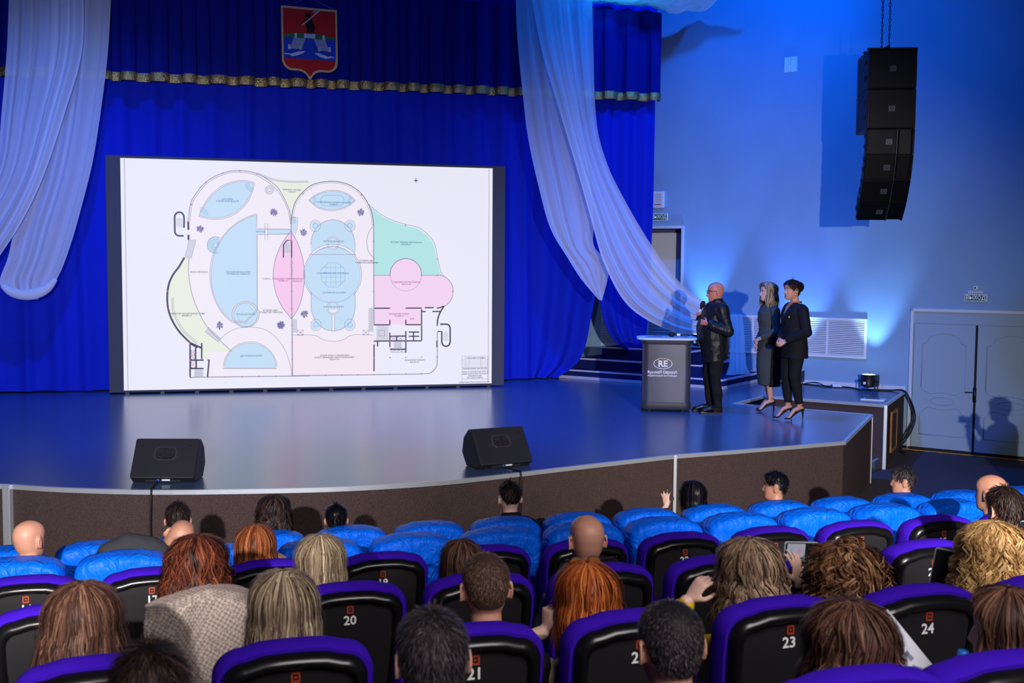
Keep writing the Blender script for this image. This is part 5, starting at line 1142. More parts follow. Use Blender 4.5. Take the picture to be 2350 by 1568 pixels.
# ------------------------------------------------------------------ floor wedge monitors with cables
def wedge(label, P, rotz, w=0.56):
    g = thing('stage_monitor', label, 'monitor speaker', P, rotz, 'black wedge monitors on the stage edge')
    # side profile (y towards the stage, z up); the flat back with the handle leans towards the hall
    prof = [(-0.12, 0.0), (0.14, 0.0), (0.235, 0.12), (0.20, 0.27), (0.10, 0.355), (0.02, 0.365), (-0.20, 0.055)]
    b = MB(); hw = w/2
    def ring(x, k): return [(x, y*k+0.0, 0.18+(z-0.18)*k) for y, z in prof]
    b.rings([ring(-hw, .95), ring(-hw+0.012, 1), ring(hw-0.012, 1), ring(hw, .95)]); b.build('cabinet', mat('wedge_cabinet', srgb(34, 34, 39), .5, spec=.35, bump=(250, .3, .002)), g, bevel=0.012)
    # handle plate on the slanted back: plane from (-0.20,.055) to (0.02,.365)
    a = Vector((0, -0.20, .055)); c = Vector((0, .02, .365)); up = (c-a).normalized(); nrm = Vector((0, -up.z, up.y))
    def hp(x, t, d): return a.lerp(c, 0) + up*t + nrm*d + Vector((x, 0, 0))
    oc = [(-.075, .065), (.075, .065), (.10, .03), (.10, -.03), (.07, -.065), (-.07, -.065), (-.10, -.03), (-.10, .03)]
    b = MB(); b.rings([[hp(x*s_, .235+y*s_, d) for x, y in oc] for s_, d in ((1.05, 0.0), (1.0, .006), (.86, .006), (.82, -.0)) ], False, True); b.build('handle_plate', mat('handle_plate', srgb(52, 48, 54), 0.45), g)
    for sx in (-1, 1):
        o2 = [(.012*sx, .045), (.06*sx, .045), (.078*sx, .02), (.078*sx, -.022), (.055*sx, -.046), (.012*sx, -.046)]
        b = MB(); b.rings([[hp(x, .235+y, d) for x, y in o2] for d in (.007, .0085)]); b.build('handle_recess', m_black_matte, g)
        b = MB(); b.box(hp(.042*sx, .222, .010), (.035, .006, .02), (math.atan2(up.z, up.y)-PI/2, 0, 0)); b.build('handle_grip', m_steel, g)
    for sx in (-1, 1): b = MB(); b.cyl(hp(.21*sx, .31, 0), hp(.21*sx, .31, .006), .007, .007, 10); b.build('screw', m_steel, g)
    b = MB(); b.box((0, -0.15, 0.03), (w*0.55, 0.03, 0.035)); b.build('connector_panel', m_black_matte, g)
    b = MB(); b.box((0.03, -0.17, 0.033), (.07, .006, .018)); b.build('white_label', m_white_pl, g)
    b = MB(); b.cyl((-0.035, -0.165, 0.033), (-0.035, -0.20, 0.03), .012, .012, 12); b.build('blue_plug', mat('blue_plug', srgb(30, 110, 220), .4), g)
    b = MB(); b.box((0, 0.16, 0.24), (w-0.06, 0.01, 0.10), (-0.9, 0, 0)); b.build('front_grille', m_grill, g)
    return g
PL = (on_z(305, 1107, ST)+on_z(445, 1110, ST))/2; PR = (on_z(1092, 1082, ST)+on_z(1208, 1068, ST))/2
w1 = wedge('black wedge monitor on the left of the stage edge', PL+Vector((0.03, .14, 0)), math.radians(-12)); w2 = wedge('black wedge monitor on the right of the stage edge', PR+Vector((0.0, .15, 0)), math.radians(14))
def cable(label, pts, r=0.0075, name='cable', m=None, group='cables'):
    b = MB(); b.tube(spl(pts, 8), r, 8); o = b.build(name, m or m_rubber, smooth=True); tag(o, label, 'cable', group); return o
M1 = w1.matrix_basis; M2 = w2.matrix_basis
def front_y(x):   # stage edge y at world x
    for a, c in zip(fr, fr[1:]):
        if a.x <= x <= c.x: return a.y+(c.y-a.y)*(x-a.x)/(c.x-a.x)
    return 10
p0 = M1 @ Vector((-0.035, -0.20, 0.03)); ex = on_z(348, 1126, ST); e0 = Vector((ex.x, front_y(ex.x)-0.02, ST+.012))
cable('black cable running down the stage front below the left monitor', [p0, p0+Vector((-.01, -.05, -.015)), e0+Vector((0, .06, 0)), e0, e0+Vector((-.005, -.03, -.12)), e0+Vector((-.01, -.02, -.4)), e0+Vector((.015, -.02, -.75)), e0+Vector((.03, -.05, -.905))])
p0 = M2 @ Vector((-0.035, -0.20, 0.03)); e0 = Vector((p0.x+.10, front_y(p0.x+.10)-0.02, ST+.012))
cable('black cable hanging over the stage edge at the right monitor', [p0, p0+Vector((.02, -.03, -.015)), e0+Vector((-.01, .05, 0)), e0, e0+Vector((.005, -.03, -.12)), e0+Vector((.0, -.02, -.45)), e0+Vector((.0, -.03, -.905))])

# ------------------------------------------------------------------ lectern
LB = (on_z(1473, 944, ST)+on_z(1589, 948, ST))/2; LR = math.radians(-13.765-6)
lec = thing('lectern', 'dark grey lectern with white RE logo and rounded white top', 'lectern', LB+Vector((0.06, .21, 0)), LR)
m_lec = mat('lectern_panel', srgb(70, 72, 92), .42, metal=.25, spec=.5, var=(3, .85)); m_lecb = mat('lectern_base', srgb(46, 48, 56), .55)
def rrect(w, d, r, n=6):
    P = []
    for cx, cy, a0 in ((w/2-r, d/2-r, 0), (-w/2+r, d/2-r, 90), (-w/2+r, -d/2+r, 180), (w/2-r, -d/2+r, 270)):
        for i in range(n+1): a = math.radians(a0+90*i/n); P.append((cx+r*math.cos(a), cy+r*math.sin(a)))
    return P
b = MB(); b.rings([[(x, y, z) for x, y in rrect(w, d, .09)] for w, d, z in ((.64, .42, .03), (.66, .44, .045), (.655, .435, .125), (.645, .43, .13))]); b.build('plinth', m_lecb, lec, auto=40)
b = MB(); b.rings([[(x, y, z) for x, y in rrect(w, d, .085)] for w, d, z in ((.64, .42, .13), (.64, .42, .90), (.655, .43, .905))]); b.build('body_panel', m_lec, lec, auto=40)
b = MB(); b.rings([[(x, y, z) for x, y in rrect(w, d, .09)] for w, d, z in ((.66, .44, .905), (.67, .45, .915), (.67, .45, .945), (.70, .47, .955))]); b.build('neck_band', m_lecb, lec, auto=40)
b = MB(); b.rings([[(x, y, z) for x, y in rrect(w, d, .14)] for w, d, z in ((.74, .52, .953), (.79, .56, .962), (.80, .57, .975), (.79, .56, .987))]); top_l = b.build('top_board', m_white_pl, lec, auto=40)
for sx in (-1, 1): b = MB(); b.cyl((sx*.22, -.1, 0), (sx*.22, -.1, .035), .03, .03, 12); b.cyl((sx*.22, .1, 0), (sx*.22, .1, .035), .03, .03, 12); b.build('foot', m_black, lec)
m_wp = mat('white_print', srgb(232, 234, 240), .6)
FY = -.2125
def onf(x, z): return Matrix.Translation((x, FY, z)) @ Matrix.Rotation(PI/2, 4, 'X')
b = MB(); cx, cz = -.05, .645
def arc(a0, a1, n=40):
    A0 = [(cx+.125*math.cos(math.radians(a0+(a1-a0)*i/n)), cz+.072*math.sin(math.radians(a0+(a1-a0)*i/n))) for i in range(n+1)]; A1 = [(cx+.117*math.cos(math.radians(a0+(a1-a0)*i/n)), cz+.064*math.sin(math.radians(a0+(a1-a0)*i/n))) for i in range(n+1)]
    for i in range(n): b.poly([(A0[i][0], FY, A0[i][1]), (A0[i+1][0], FY, A0[i+1][1]), (A1[i+1][0], FY, A1[i+1][1]), (A1[i][0], FY, A1[i][1])])
arc(118, 422)
for i in range(5):
    sx = cx-.042+i*.021; sz = cz+.068+.004*(1-abs(i-2)/2); b.fill([(sx+(.009 if k % 2 == 0 else .004)*math.sin(k*PI/5), FY, sz+(.009 if k % 2 == 0 else .004)*math.cos(k*PI/5)) for k in range(10)])
text_on(b, 'RE', .115, onf(cx, cz-.004), bold=.004); o = b.build('logo', m_wp, lec, fixn=False); o['kind'] = 'stuff'
b = MB(); text_on(b, 'RyccкаЯ ЕвропА', .054, onf(cx-.005, .530), bold=.0012); wv = [v[0] for v in b.v]; k = .39/(max(wv)-min(wv)); b.v = [((v[0]-cx)*k+cx, v[1], v[2]) for v in b.v]; o = b.build('name_lettering', m_wp, lec, fixn=False); o['kind'] = 'stuff'
b = MB(); text_on(b, 'ФЕДЕРАЛЬНЫЙ ЗАСТРОЙЩИК', .028, onf(cx-.005, .482), bold=.0006); wv = [v[0] for v in b.v]; k = .39/(max(wv)-min(wv)); b.v = [((v[0]-cx)*k+cx, v[1], v[2]) for v in b.v]; o = b.build('tagline_lettering', m_wp, lec, fixn=False); o['kind'] = 'stuff'
LM = lec.matrix_basis
def on_lec(x, y, z=.987): return LM @ Vector((x, y, z))
# papers and a microphone lying on the lectern
for i, (x, y, a, c, lab) in enumerate(((-.14, -.02, .1, (110, 150, 210), 'blue printed brochure lying on the left of the lectern top'), (-.04, .05, -.15, (215, 220, 235), 'white sheet lying in the middle of the lectern top'), (.22, .02, .3, (205, 212, 230), 'white sheet lying on the right of the lectern top'))):
    g = thing('paper_sheet', lab, 'paper', on_lec(x, y, .9872+.0015*i), LR+a, 'papers on the lectern'); b = MB()
    b.grid(lambda u, v: ((u-.5)*.30, (v-.5)*.21, .001+.003*math.sin(u*3)*math.sin(v*3)), 8, 6); b.build('sheet', mat('paper_%d' % i, srgb(*c), .6), g, fixn=False)
    b = MB()
    for j in range(6): b.box((-.02, .07-j*.025, .006), (.2-.03*(j % 3), .008, .0006))
    o = b.build('print_lines', mat('print_blue', srgb(60, 90, 170), .6), g); o['kind'] = 'stuff'
def microphone(label, M):
    g = thing('microphone', label, 'microphone', (0, 0, 0), 0, 'hand held microphones'); g.matrix_world = M      # local z along the handle, head at the top
    b = MB(); b.lathe([(.009, -.13), (.0125, -.125), (.0135, -.06), (.016, .055), (.017, .06)], n=16); b.build('handle', m_black, g, auto=40)
    b = MB(); b.lathe([(.0175, -.01), (.0178, .0), (.0178, .03), (.0175, .035)], n=16); b.build('white_band', m_white_pl, g, auto=40)
    b = MB(); b.lathe([(.012, .058), (.026, .068), (.033, .09), (.034, .11), (.030, .132), (.018, .148), (.004, .152)], n=20); b.build('foam_windscreen', m_black_matte, g, smooth=True)
    return g
microphone('black microphone lying on the lectern top', Matrix.Translation(on_lec(.17, -.02, .987+.034)) @ Matrix.Rotation(LR, 4, 'Z') @ Matrix.Rotation(-PI/2+.04, 4, 'Y'))
# ------------------------------------------------------------------ floor uplights, cables and a tablet on the stage
def uplight(label, P, rotz, power, col, aim=(0, 0.17, 1.0), ang=56):
    g = thing('uplight', label, 'stage light', P, rotz, 'floor uplights along the slanted wall')
    b = MB(); b.lathe([(.06, .05), (.10, .07), (.105, .14), (.10, .21), (.115, .235), (.115, .25)], n=22, cap=True); b.build('housing', m_black, g, auto=45)
    b = MB(); b.lathe([(.104, .249), (.104, .252)], n=22); b.build('lens', em_mat('uplight_lens', (0.25, 0.6, 1.0), 3.0), g)
    for k in range(7): a = 2*PI*k/6; b = MB(); r = .065 if k < 6 else 0; b.lathe([(.018, .252), (.018, .254)], (r*math.cos(a), r*math.sin(a), 0), 8); b.build('led', em_mat('uplight_led', (0.5, 0.8, 1.0), 8.0), g)
    b = MB(); b.tube([(-.145, 0, .16), (-.145, 0, .01), (-.10, .0, .008), (.10, 0, .008), (.145, 0, .01), (.145, 0, .16)], .009, 6); b.build('yoke', m_black, g)
    for sx in (-1, 1): b = MB(); b.cyl((sx*.105, 0, .15), (sx*.165, 0, .15), .016, .016, 10); b.build('knob', m_black, g)
    b = MB(); b.box((-.115, .09, .15), (.012, .16, .18)); b.box((.115, .09, .15), (.012, .16, .18)); b.build('barn_door', m_black, g)
    b = MB(); b.box((-.03, -.105, .12), (.04, .01, .04)); b.build('sticker', m_white_pl, g)
    lp = g.matrix_basis @ Vector((0, 0, .27)); s = spot('uplight_lamp', (0, 0, .27), Vector((0, 0, .27))+Vector(aim), power, col, ang, .8, .05); s.parent = g
    return g
CY = (0.28, 0.55, 1.0)
UPD = 0.30
def up_at(px, py): P = on_z(px, py, ST); s = (P-W0).dot(WD); return wl(s, UPD, ST)
for px, py, lab, pw, col in ((2002, 893, 'black uplight at the right end of the stage by the door', 190, CY), (1790, 872, 'black uplight behind the two women', 420, (0.12, 0.26, 1.0)), (1640, 872, 'black uplight on the steps behind the man at the lectern', 260, (0.08, 0.3, 1.0))):
    P = on_z(px, py, ST); s = (P-W0).dot(WD)
    uplight(lab, {1640: wl(-3.47, .30, ST+.52), 1790: wl(-1.75, .35, ST)}.get(px, wl(s, UPD, ST)), -WA, pw, col)
def wl3(s, d, z=ST+.012): return wl(s, d, z)
cable('black cables lying along the wall between the uplights', [wl3(-2.2, .12), wl3(-1.9, .2), wl3(-1.6, .14), wl3(-1.3, .22), wl3(-1.1, .16), wl3(-.85, .2), wl3(-.7, .35), wl3(-.62, .45)], .011)
cable('thin black cable looping behind the women by the wall', [wl3(-2.0, .25), wl3(-1.7, .32), wl3(-1.45, .2, ST+.06), wl3(-1.2, .3), wl3(-1.0, .28)], .008)
for i, (o1, lab) in enumerate(((0.0, 'black cable dropping from the stage corner to the floor beside the door'), (.05, 'second black cable dropping from the stage corner beside the door'))):
    cable(lab, [wl3(-.5, .3+o1), wl3(-.25, .2+o1), wl3(-.02, .2+o1, ST+.02), wl3(.08+o1*.6, .2+o1, ST-.15), wl3(.13+o1*.6, .2, ST-.4), wl3(.06+o1, .25, .3), wl3(-.02+o1*.4, .3, .1), wl3(.0, .34+o1, .012), wl3(.1, .5+o1, .012)], .012)
P = on_z(1752+95, 882, ST); g = thing('plug_block', 'white plug adapter on the stage floor by the wall', 'plug', wl3(-1.08, .22, ST), -WA); b = MB(); b.box((0, 0, .028), (.12, .06, .055)); b.build('body', m_white_pl, g, bevel=.01); b = MB(); b.box((.07, 0, .028), (.03, .035, .03)); b.build('plug_end', m_white_pl, g, bevel=.006)
P = on_z(2005, 918, ST); g = thing('clipboard', 'white clipboard lying on the stage corner by the uplight', 'clipboard', P, -WA+.1); b = MB(); b.box((0, 0, .008), (.34, .24, .016)); b.build('board', m_white_pl, g, bevel=.003); b = MB(); b.box((-.02, .02, .018), (.2, .1, .006)); b.build('black_folder', m_black, g); b = MB(); b.box((-.16, .05, .02), (.03, .06, .02)); b.build('clip', m_steel, g)
# ------------------------------------------------------------------ the three people standing on the stage
def crumple(me, amp, sc, stretch=(1, 1, .45), seed=0.0):
    n = [v.normal.copy() for v in me.vertices]
    for v, k in zip(me.vertices, n):
        c = v.co; v.co = c + k*(amp*(noise.noise(Vector((c.x*sc*stretch[0]+seed, c.y*sc*stretch[1], c.z*sc*stretch[2])))-0.7*abs(noise.noise(Vector((c.x*sc*1.3, c.y*sc*1.3+seed, c.z*sc*1.0+c.x*4))))))
def torso(mb, T, g=0.0): mb.tube([(x, y, z) for z, x, y, a, b in T], [(b+g, a+g) for z, x, y, a, b in T], 26, up=(0, 1, 0))
def arm(mb, sh, el, wr, r, g=0.0): mb.tube([Vector(sh)+Vector((-math.copysign(.03, sh[0]), 0, .0)), sh, Vector(sh).lerp(Vector(el), .5), el], [r[0]+g, r[0]+g, r[1]+g, r[2]+g], 14); mb.tube([el, Vector(el).lerp(Vector(wr), .4), wr], [r[2]+g, r[2]*.96+g, r[3]+g], 14); mb.ball(el, r[2]+g*1.15, 12, 8)
def leg(mb, hip, kn, an, r, g=0.0): mb.tube([hip, Vector(hip).lerp(Vector(kn), .5), kn, Vector(kn).lerp(Vector(an), .35), an], [r[0]+g, r[1]+g, r[2]+g, r[3]+g, r[4]+g], 14)
def foot(mb, an, toe, g=0.0, heel=0.0):
    an = Vector(an); toe = Vector(toe); d = toe-an; d.z = 0; d.normalize(); h = Vector((an.x, an.y, an.z-.035))-d*.045
    mb.tube([h+Vector((0, 0, .0)), an+Vector((0, 0, -.03)), an.lerp(toe, .45)+Vector((0, 0, .012)), toe-d*.03+Vector((0, 0, .012)), toe], [(.028+g, .030+g), (.036+g, .034+g), (.026+g, .038+g), (.018+g, .036+g), (.010+g, .020+g)], 12, up=(0, 0, 1))
def face_bits(root, M, glasses=False, lips=None, brow=H_DARK):
    b = MB(); b.M = M
    for sx in (-1, 1): b.ball((sx*.032, .0785, .008), (.0115, .010, .0052), 12, 8)
    b.build('eyes', mat('eye_white', srgb(225, 222, 220), .25), root, smooth=True)['kind'] = 'stuff'
    b = MB(); b.M = M
    for sx in (-1, 1): b.ball((sx*.032, .0875, .008), (.0052, .003, .0048), 10, 6)
    b.build('irises', mat('eye_dark', srgb(40, 28, 22), .2), root, smooth=True)['kind'] = 'stuff'
    for sx in (-1, 1):
        b = MB(); b.M = M; b.tube([(sx*.014, .094, .024), (sx*.032, .0905, .0285), (sx*.050, .079, .025)], [.0025, .0035, .0018], 6); b.build('eyebrow', brow, root, smooth=True)
    if lips:
        b = MB(); b.M = M; b.tube([(-.024, .083, -.0765), (-.010, .0935, -.073), (0, .0955, -.0745), (.010, .0935, -.073), (.024, .083, -.0765)], [.0015, .0045, .004, .0045, .0015], 6); b.tube([(-.022, .083, -.0775), (0, .0945, -.082), (.022, .083, -.0775)], [.0015, .005, .0015], 6); b.build('lips', lips, root, smooth=True)
    if glasses:
        g = bpy.data.objects.new('glasses', None)
        b = MB(); b.M = M
        for sx in (-1, 1):
            b.tube([(sx*.033+.023*math.cos(t), .104-.010*abs(sx*.033+.023*math.cos(t))/.056, .006+.017*math.sin(t)) for t in np.linspace(0, 2*PI, 17)], .0022, 6)
            b.tube([(sx*.056, .096, .012), (sx*.076, .06, .012), (sx*.082, .0, .010), (sx*.083, -.022, -.01)], .0028, 6)
        b.tube([(-.010, .106, .010), (0, .109, .013), (.010, .106, .010)], .002, 6); b.build('glasses', m_black, root, smooth=True)
HM = lambda c, yaw=0, pitch=0, s=1.06, roll=0: Matrix.Translation(c) @ Euler((pitch, roll, yaw)).to_matrix().to_4x4() @ Matrix.Scale(s, 4)
def skin_body(root, tubes, skin, vox=.006):
    mb = MB(); tubes(mb); me = voxel(mb, vox, 2, 'body'); return link('body', me, skin, root)
def garment(root, name, fn, m, vox=.008, amp=.005, sc=9, smooth=3, stretch=(1, 1, .45), seed=0.0, cut=None):
    mb = MB(); fn(mb); me = voxel(mb, vox, smooth, name)
    if amp: crumple(me, amp, sc, stretch, seed)
    if cut:
        bm = bmesh.new(); bm.from_mesh(me); bmesh.ops.delete(bm, geom=[f for f in bm.faces if cut(f.calc_center_median())], context='FACES'); bm.to_mesh(me); bm.free()
    return link(name, me, m, root)

# --- man with microphone
m_leather = mat('black_leather_jacket', srgb(20, 20, 26), .46, spec=.38, bump=(22, .5, .014))
def stage_man():
    P = on_z(1638, 947, ST); root = thing('person', 'bald man in a black leather jacket and glasses speaking into a microphone', 'person', P, math.radians(79), 'people on the stage')
    T = [(.76, 0, .0, .175, .15), (.90, 0, .01, .19, .165), (1.02, 0, .03, .198, .185), (1.14, 0, .035, .20, .185), (1.26, 0, .015, .205, .165), (1.36, 0, -.005, .205, .14), (1.44, 0, -.015, .165, .105), (1.485, 0, -.015, .09, .078), (1.50, 0, -.012, .062, .065)]
    J = dict(lsh=(-.20, -.03, 1.385), lel=(-.305, -.10, 1.10), lwr=(-.225, .165, 1.195), rsh=(.20, -.02, 1.385), rel=(.26, -.01, 1.11), rwr=(.105, .185, 1.265))
    hc = Vector((0, .005, 1.600)); hm = HM(hc, math.radians(4), math.radians(-3), 1.09)
    la = [(-.095, .0, .84), (-.105, .01, .47), (-.10, -.04, .085)]; ra = [(.095, .02, .84), (.10, .06, .47), (.10, .02, .085)]
    AR = (.068, .058, .048, .032); LR_ = (.105, .085, .062, .056, .042)
    def arms_b(mb, g=0.0, sl=False):
        for a, b_, c in (('lsh', 'lel', 'lwr'), ('rsh', 'rel', 'rwr')):
            w = Vector(J[c]); e = Vector(J[b_]); arm(mb, J[a], J[b_], (w if not sl else e.lerp(w, .97)), AR, g)
    def body(mb):
        torso(mb, T, -.012); head(mb, hm, 1, 1.5); mb.tube([(0, -.012, 1.46), (0, -.012, 1.50), hc+Vector((0, -.012, -.05))], [.066, .066, .064], 16)
        arms_b(mb, -.008); leg(mb, *la, LR_, -.01); leg(mb, *ra, LR_, -.01)
        foot(mb, (-.10, -.04, .085), (-.115, .185, .025)); foot(mb, (.10, .02, .085), (.115, .24, .025))
        hand(mb, J['rwr'], (-.45, .35, .55), (-.8, -.15, -.45), 1, .95, 1.0, .02, 1.0)
        hand(mb, J['lwr'], (.55, .65, .2), (.65, -.6, -.1), -1, .85, 1.0, .03, 1.0)
    skin_body(root, body, skin_mat('stage_man', (205, 128, 108)), .0058)
    def jk(mb):
        Tj = [(.70, 0, -.01, .215, .185)] + [(z, x, y, a+.03, b_+.028) for z, x, y, a, b_ in T[:-2]] + [(1.475, 0, -.015, .11, .095)]
        torso(mb, Tj); arms_b(mb, .026, True)
    garment(root, 'jacket', jk, m_leather, .0085, .012, 9, 3, (1, 1, .35), 3.1)
    b = MB(); b.tube([Vector((.085*math.sin(t), -.012+.078*math.cos(t), 1.49-.035*max(0, math.cos(t))**2)) for t in np.linspace(.35, 2*PI-.35, 20)], [(.030, .010)]*20, 8, up=(0, 0, 1)); b.build('collar', m_leather, root, smooth=True)
    garment(root, 'trousers', lambda mb: (leg(mb, *la, LR_, .014), leg(mb, *ra, LR_, .014), torso(mb, [(.74, 0, 0, .16, .135), (.92, 0, .01, .17, .15)])), C_TROU, .008, .012, 12, 2, (1, 1, .7), 7.0)
    for an, toe in (((-.10, -.04, .085), (-.115, .20, .03)), ((.10, .02, .085), (.115, .255, .03))):
        def sh(mb): foot(mb, an, toe, .010); mb.box(((an[0]+toe[0])/2, (an[1]+toe[1])/2-.015, .010), (.085, .29, .02))
        o = garment(root, 'shoe', sh, C_SHOE, .006, 0, 1, 2)
    face_bits(root, hm, True, None, H_GREY)
    b = MB(); 
    for t, (x, z) in enumerate(((-.232, 1.24), (-.232, 1.225), (-.205, .93), (-.2, .905))): b.ball((x, .06 if z > 1 else .0, z), .006, 8, 5)
    o = b.build('press_studs', m_chrome, root); o['kind'] = 'stuff'
    Mr = Matrix.Translation(P) @ Matrix.Rotation(math.radians(79), 4, 'Z')
    # microphone in the right fist, leaning back to the mouth
    hp_ = Vector((.060, .215, 1.300)); ax = (Vector((.01, .150, 1.50))-hp_).normalized(); mp = hp_+ax*.045; q = ax.to_track_quat('Z', 'Y').to_matrix().to_4x4()
    microphone('black microphone with white band in the hand of the man on stage', Mr @ Matrix.Translation(mp) @ q)
    g = thing('folded_glasses', 'small dark folded spectacles held in the other hand of the man on stage', 'glasses'); g.matrix_world = Mr @ Matrix.Translation((-.12, .25, 1.225))
    b = MB(); b.tube([(.0, -.01, 0), (0.0, .06, .01), (0, .09, .0)], .003, 6); b.build('temple_arm', m_black, g); b = MB(); b.tube([(.02*math.cos(t), .075+.024*math.cos(t), .02*math.sin(t)) for t in np.linspace(0, 2*PI, 15)], .003, 6); b.build('rim', m_black, g, smooth=True)
stage_man()

def heel_shoe(root, an, toe, m):
    an = Vector(an); toe = Vector(toe)
    d = (toe-an); d.z = 0; d.normalize(); hp = an-d*.045
    def fn(mb):
        mb.tube([hp+Vector((0, 0, -.045)), hp+Vector((0, 0, -.062))], [.028, .024], 12)
        foot_low = [hp+Vector((0, 0, -.045)), an+d*.02+Vector((0, 0, -.065)), an.lerp(toe, .55)+Vector((0, 0, -.030)), toe-d*.03+Vector((0, 0, -.002)), toe+d*.03+Vector((0, 0, -.004))]
        mb.tube(foot_low, [(.022, .033), (.020, .036), (.018, .042), (.017, .036), (.008, .010)], 12, up=(0, 0, 1))
        mb.tube([hp+Vector((0, 0, -.05)), Vector((hp.x, hp.y, .035))-d*.006, Vector((hp.x, hp.y, .0))-d*.004], [.020, .008, .006], 10)
    return garment(root, 'high_heel_shoe', fn, m, .0042, 0, 1, 1)
m_suede = mat('black_suede', srgb(16, 14, 18), .8)
def stage_woman_blond():
    P = on_z(1760, 944, ST); rz = math.radians(86); root = thing('person', 'blond woman in a grey dress and long black vest standing beside the other woman', 'person', P, rz, 'people on the stage')
    k = 1.0
    T = [(.94, 0, -.01, .165, .125), (1.02, 0, .0, .155, .115), (1.12, 0, .01, .135, .105), (1.22, 0, .02, .145, .115), (1.30, 0, .02, .155, .118), (1.38, 0, .0, .160, .095), (1.425, 0, -.01, .12, .075), (1.455, 0, -.012, .06, .058)]
    hc = Vector((0, .03, 1.595)); hm = HM(hc, math.radians(3), math.radians(3), 1.0)
    J = dict(lsh=(-.165, -.01, 1.365), lel=(-.215, -.03, 1.09), lwr=(-.075, .155, .985), rsh=(.165, -.01, 1.365), rel=(.21, -.02, 1.09), rwr=(.05, .165, .90))
    AR = (.050, .044, .038, .026); LR_ = (.092, .075, .052, .050, .032)
    la = [(-.085, -.01, .94), (-.075, .02, .54), (-.065, -.02, .175)]; ra = [(.085, .0, .94), (.075, .05, .54), (.065, -.07, .18)]
    tl_, tr_ = (-.072, .155, .030), (.07, .10, .030)
    def body(mb):
        torso(mb, T); head(mb, hm, 1, 1.15); mb.tube([(0, -.01, 1.42), (0, .0, 1.47), hc+Vector((0, -.012, -.05))], [.055, .050, .050], 14)
        arm(mb, J['lsh'], J['lel'], J['lwr'], AR); arm(mb, J['rsh'], J['rel'], J['rwr'], AR); leg(mb, *la, LR_); leg(mb, *ra, LR_)
        foot(mb, la[2], tl_, -.004); foot(mb, ra[2], tr_, -.004)
        hand(mb, J['lwr'], (.55, .42, -.35), (.25, -.7, -.6), -1, .6, .92, .04); hand(mb, J['rwr'], (-.35, .25, -.75), (-.5, -.7, .2), 1, .5, .92, .06)
    skin_body(root, body, skin_mat('stage_woman', (212, 164, 148)), .0058)
    m_dress = cloth('grey_knit_dress', (66, 70, 70), .9, bump=(260, .4, .003))
    def dress(mb):
        Td = [(.36, 0, .0, .150, .125), (.60, 0, .01, .168, .138), (.80, 0, .0, .180, .145), (.94, 0, -.01, .182, .142), (1.04, 0, .0, .166, .128), (1.14, 0, .01, .148, .118), (1.24, 0, .02, .158, .130), (1.32, 0, .02, .165, .128), (1.39, 0, .0, .165, .100), (1.435, 0, -.01, .10, .078)]
        torso(mb, Td); 
        for a, b_, c in (('lsh', 'lel', 'lwr'), ('rsh', 'rel', 'rwr')): w = Vector(J[c]); e = Vector(J[b_]); arm(mb, J[a], e, e.lerp(w, .9), AR, .017)
    garment(root, 'dress', dress, m_dress, .008, .007, 9, 3, (1, 1, .4), 2.0)
    def vest(mb):
        Tv = [(.34, 0, -.035, .178, .125), (.60, 0, -.03, .19, .14), (.85, 0, -.03, .20, .148), (1.0, 0, -.022, .188, .138), (1.14, 0, -.012, .168, .128), (1.28, 0, .0, .178, .138), (1.38, 0, -.01, .18, .112), (1.43, 0, -.015, .12, .088)]
        torso(mb, Tv)
    garment(root, 'long_vest', vest, cloth('vest_black', (18, 18, 22)), .008, .006, 8, 3, (1, 1, .3), 5.0, cut=lambda c: (c.y > .035 and c.z < 1.40) or c.z > 1.425 or (abs(c.x) > .145 and 1.20 < c.z < 1.42))
    h = long_hair(41, .36, .016, 1400, wave=.006, freq=3, flare=.10, open_=70, w=.0045, tips=.05).build('hair', H_BLOND, root, smooth=True, tone=True, fixn=False); h.location = hc; h.rotation_euler = (math.radians(3), 0, math.radians(3)); h.scale = (1.02,)*3
    heel_shoe(root, la[2], tl_, m_suede); heel_shoe(root, ra[2], tr_, m_suede); face_bits(root, hm, False, mat('lip_rose', srgb(170, 90, 88), .4), H_DKBL)
    b = MB(); b.tube([(-.06, .135, 1.00), (-.035, .165, .965), (.0, .175, .96)], [.03, .032, .028], 10); 
    return root
stage_woman_blond()
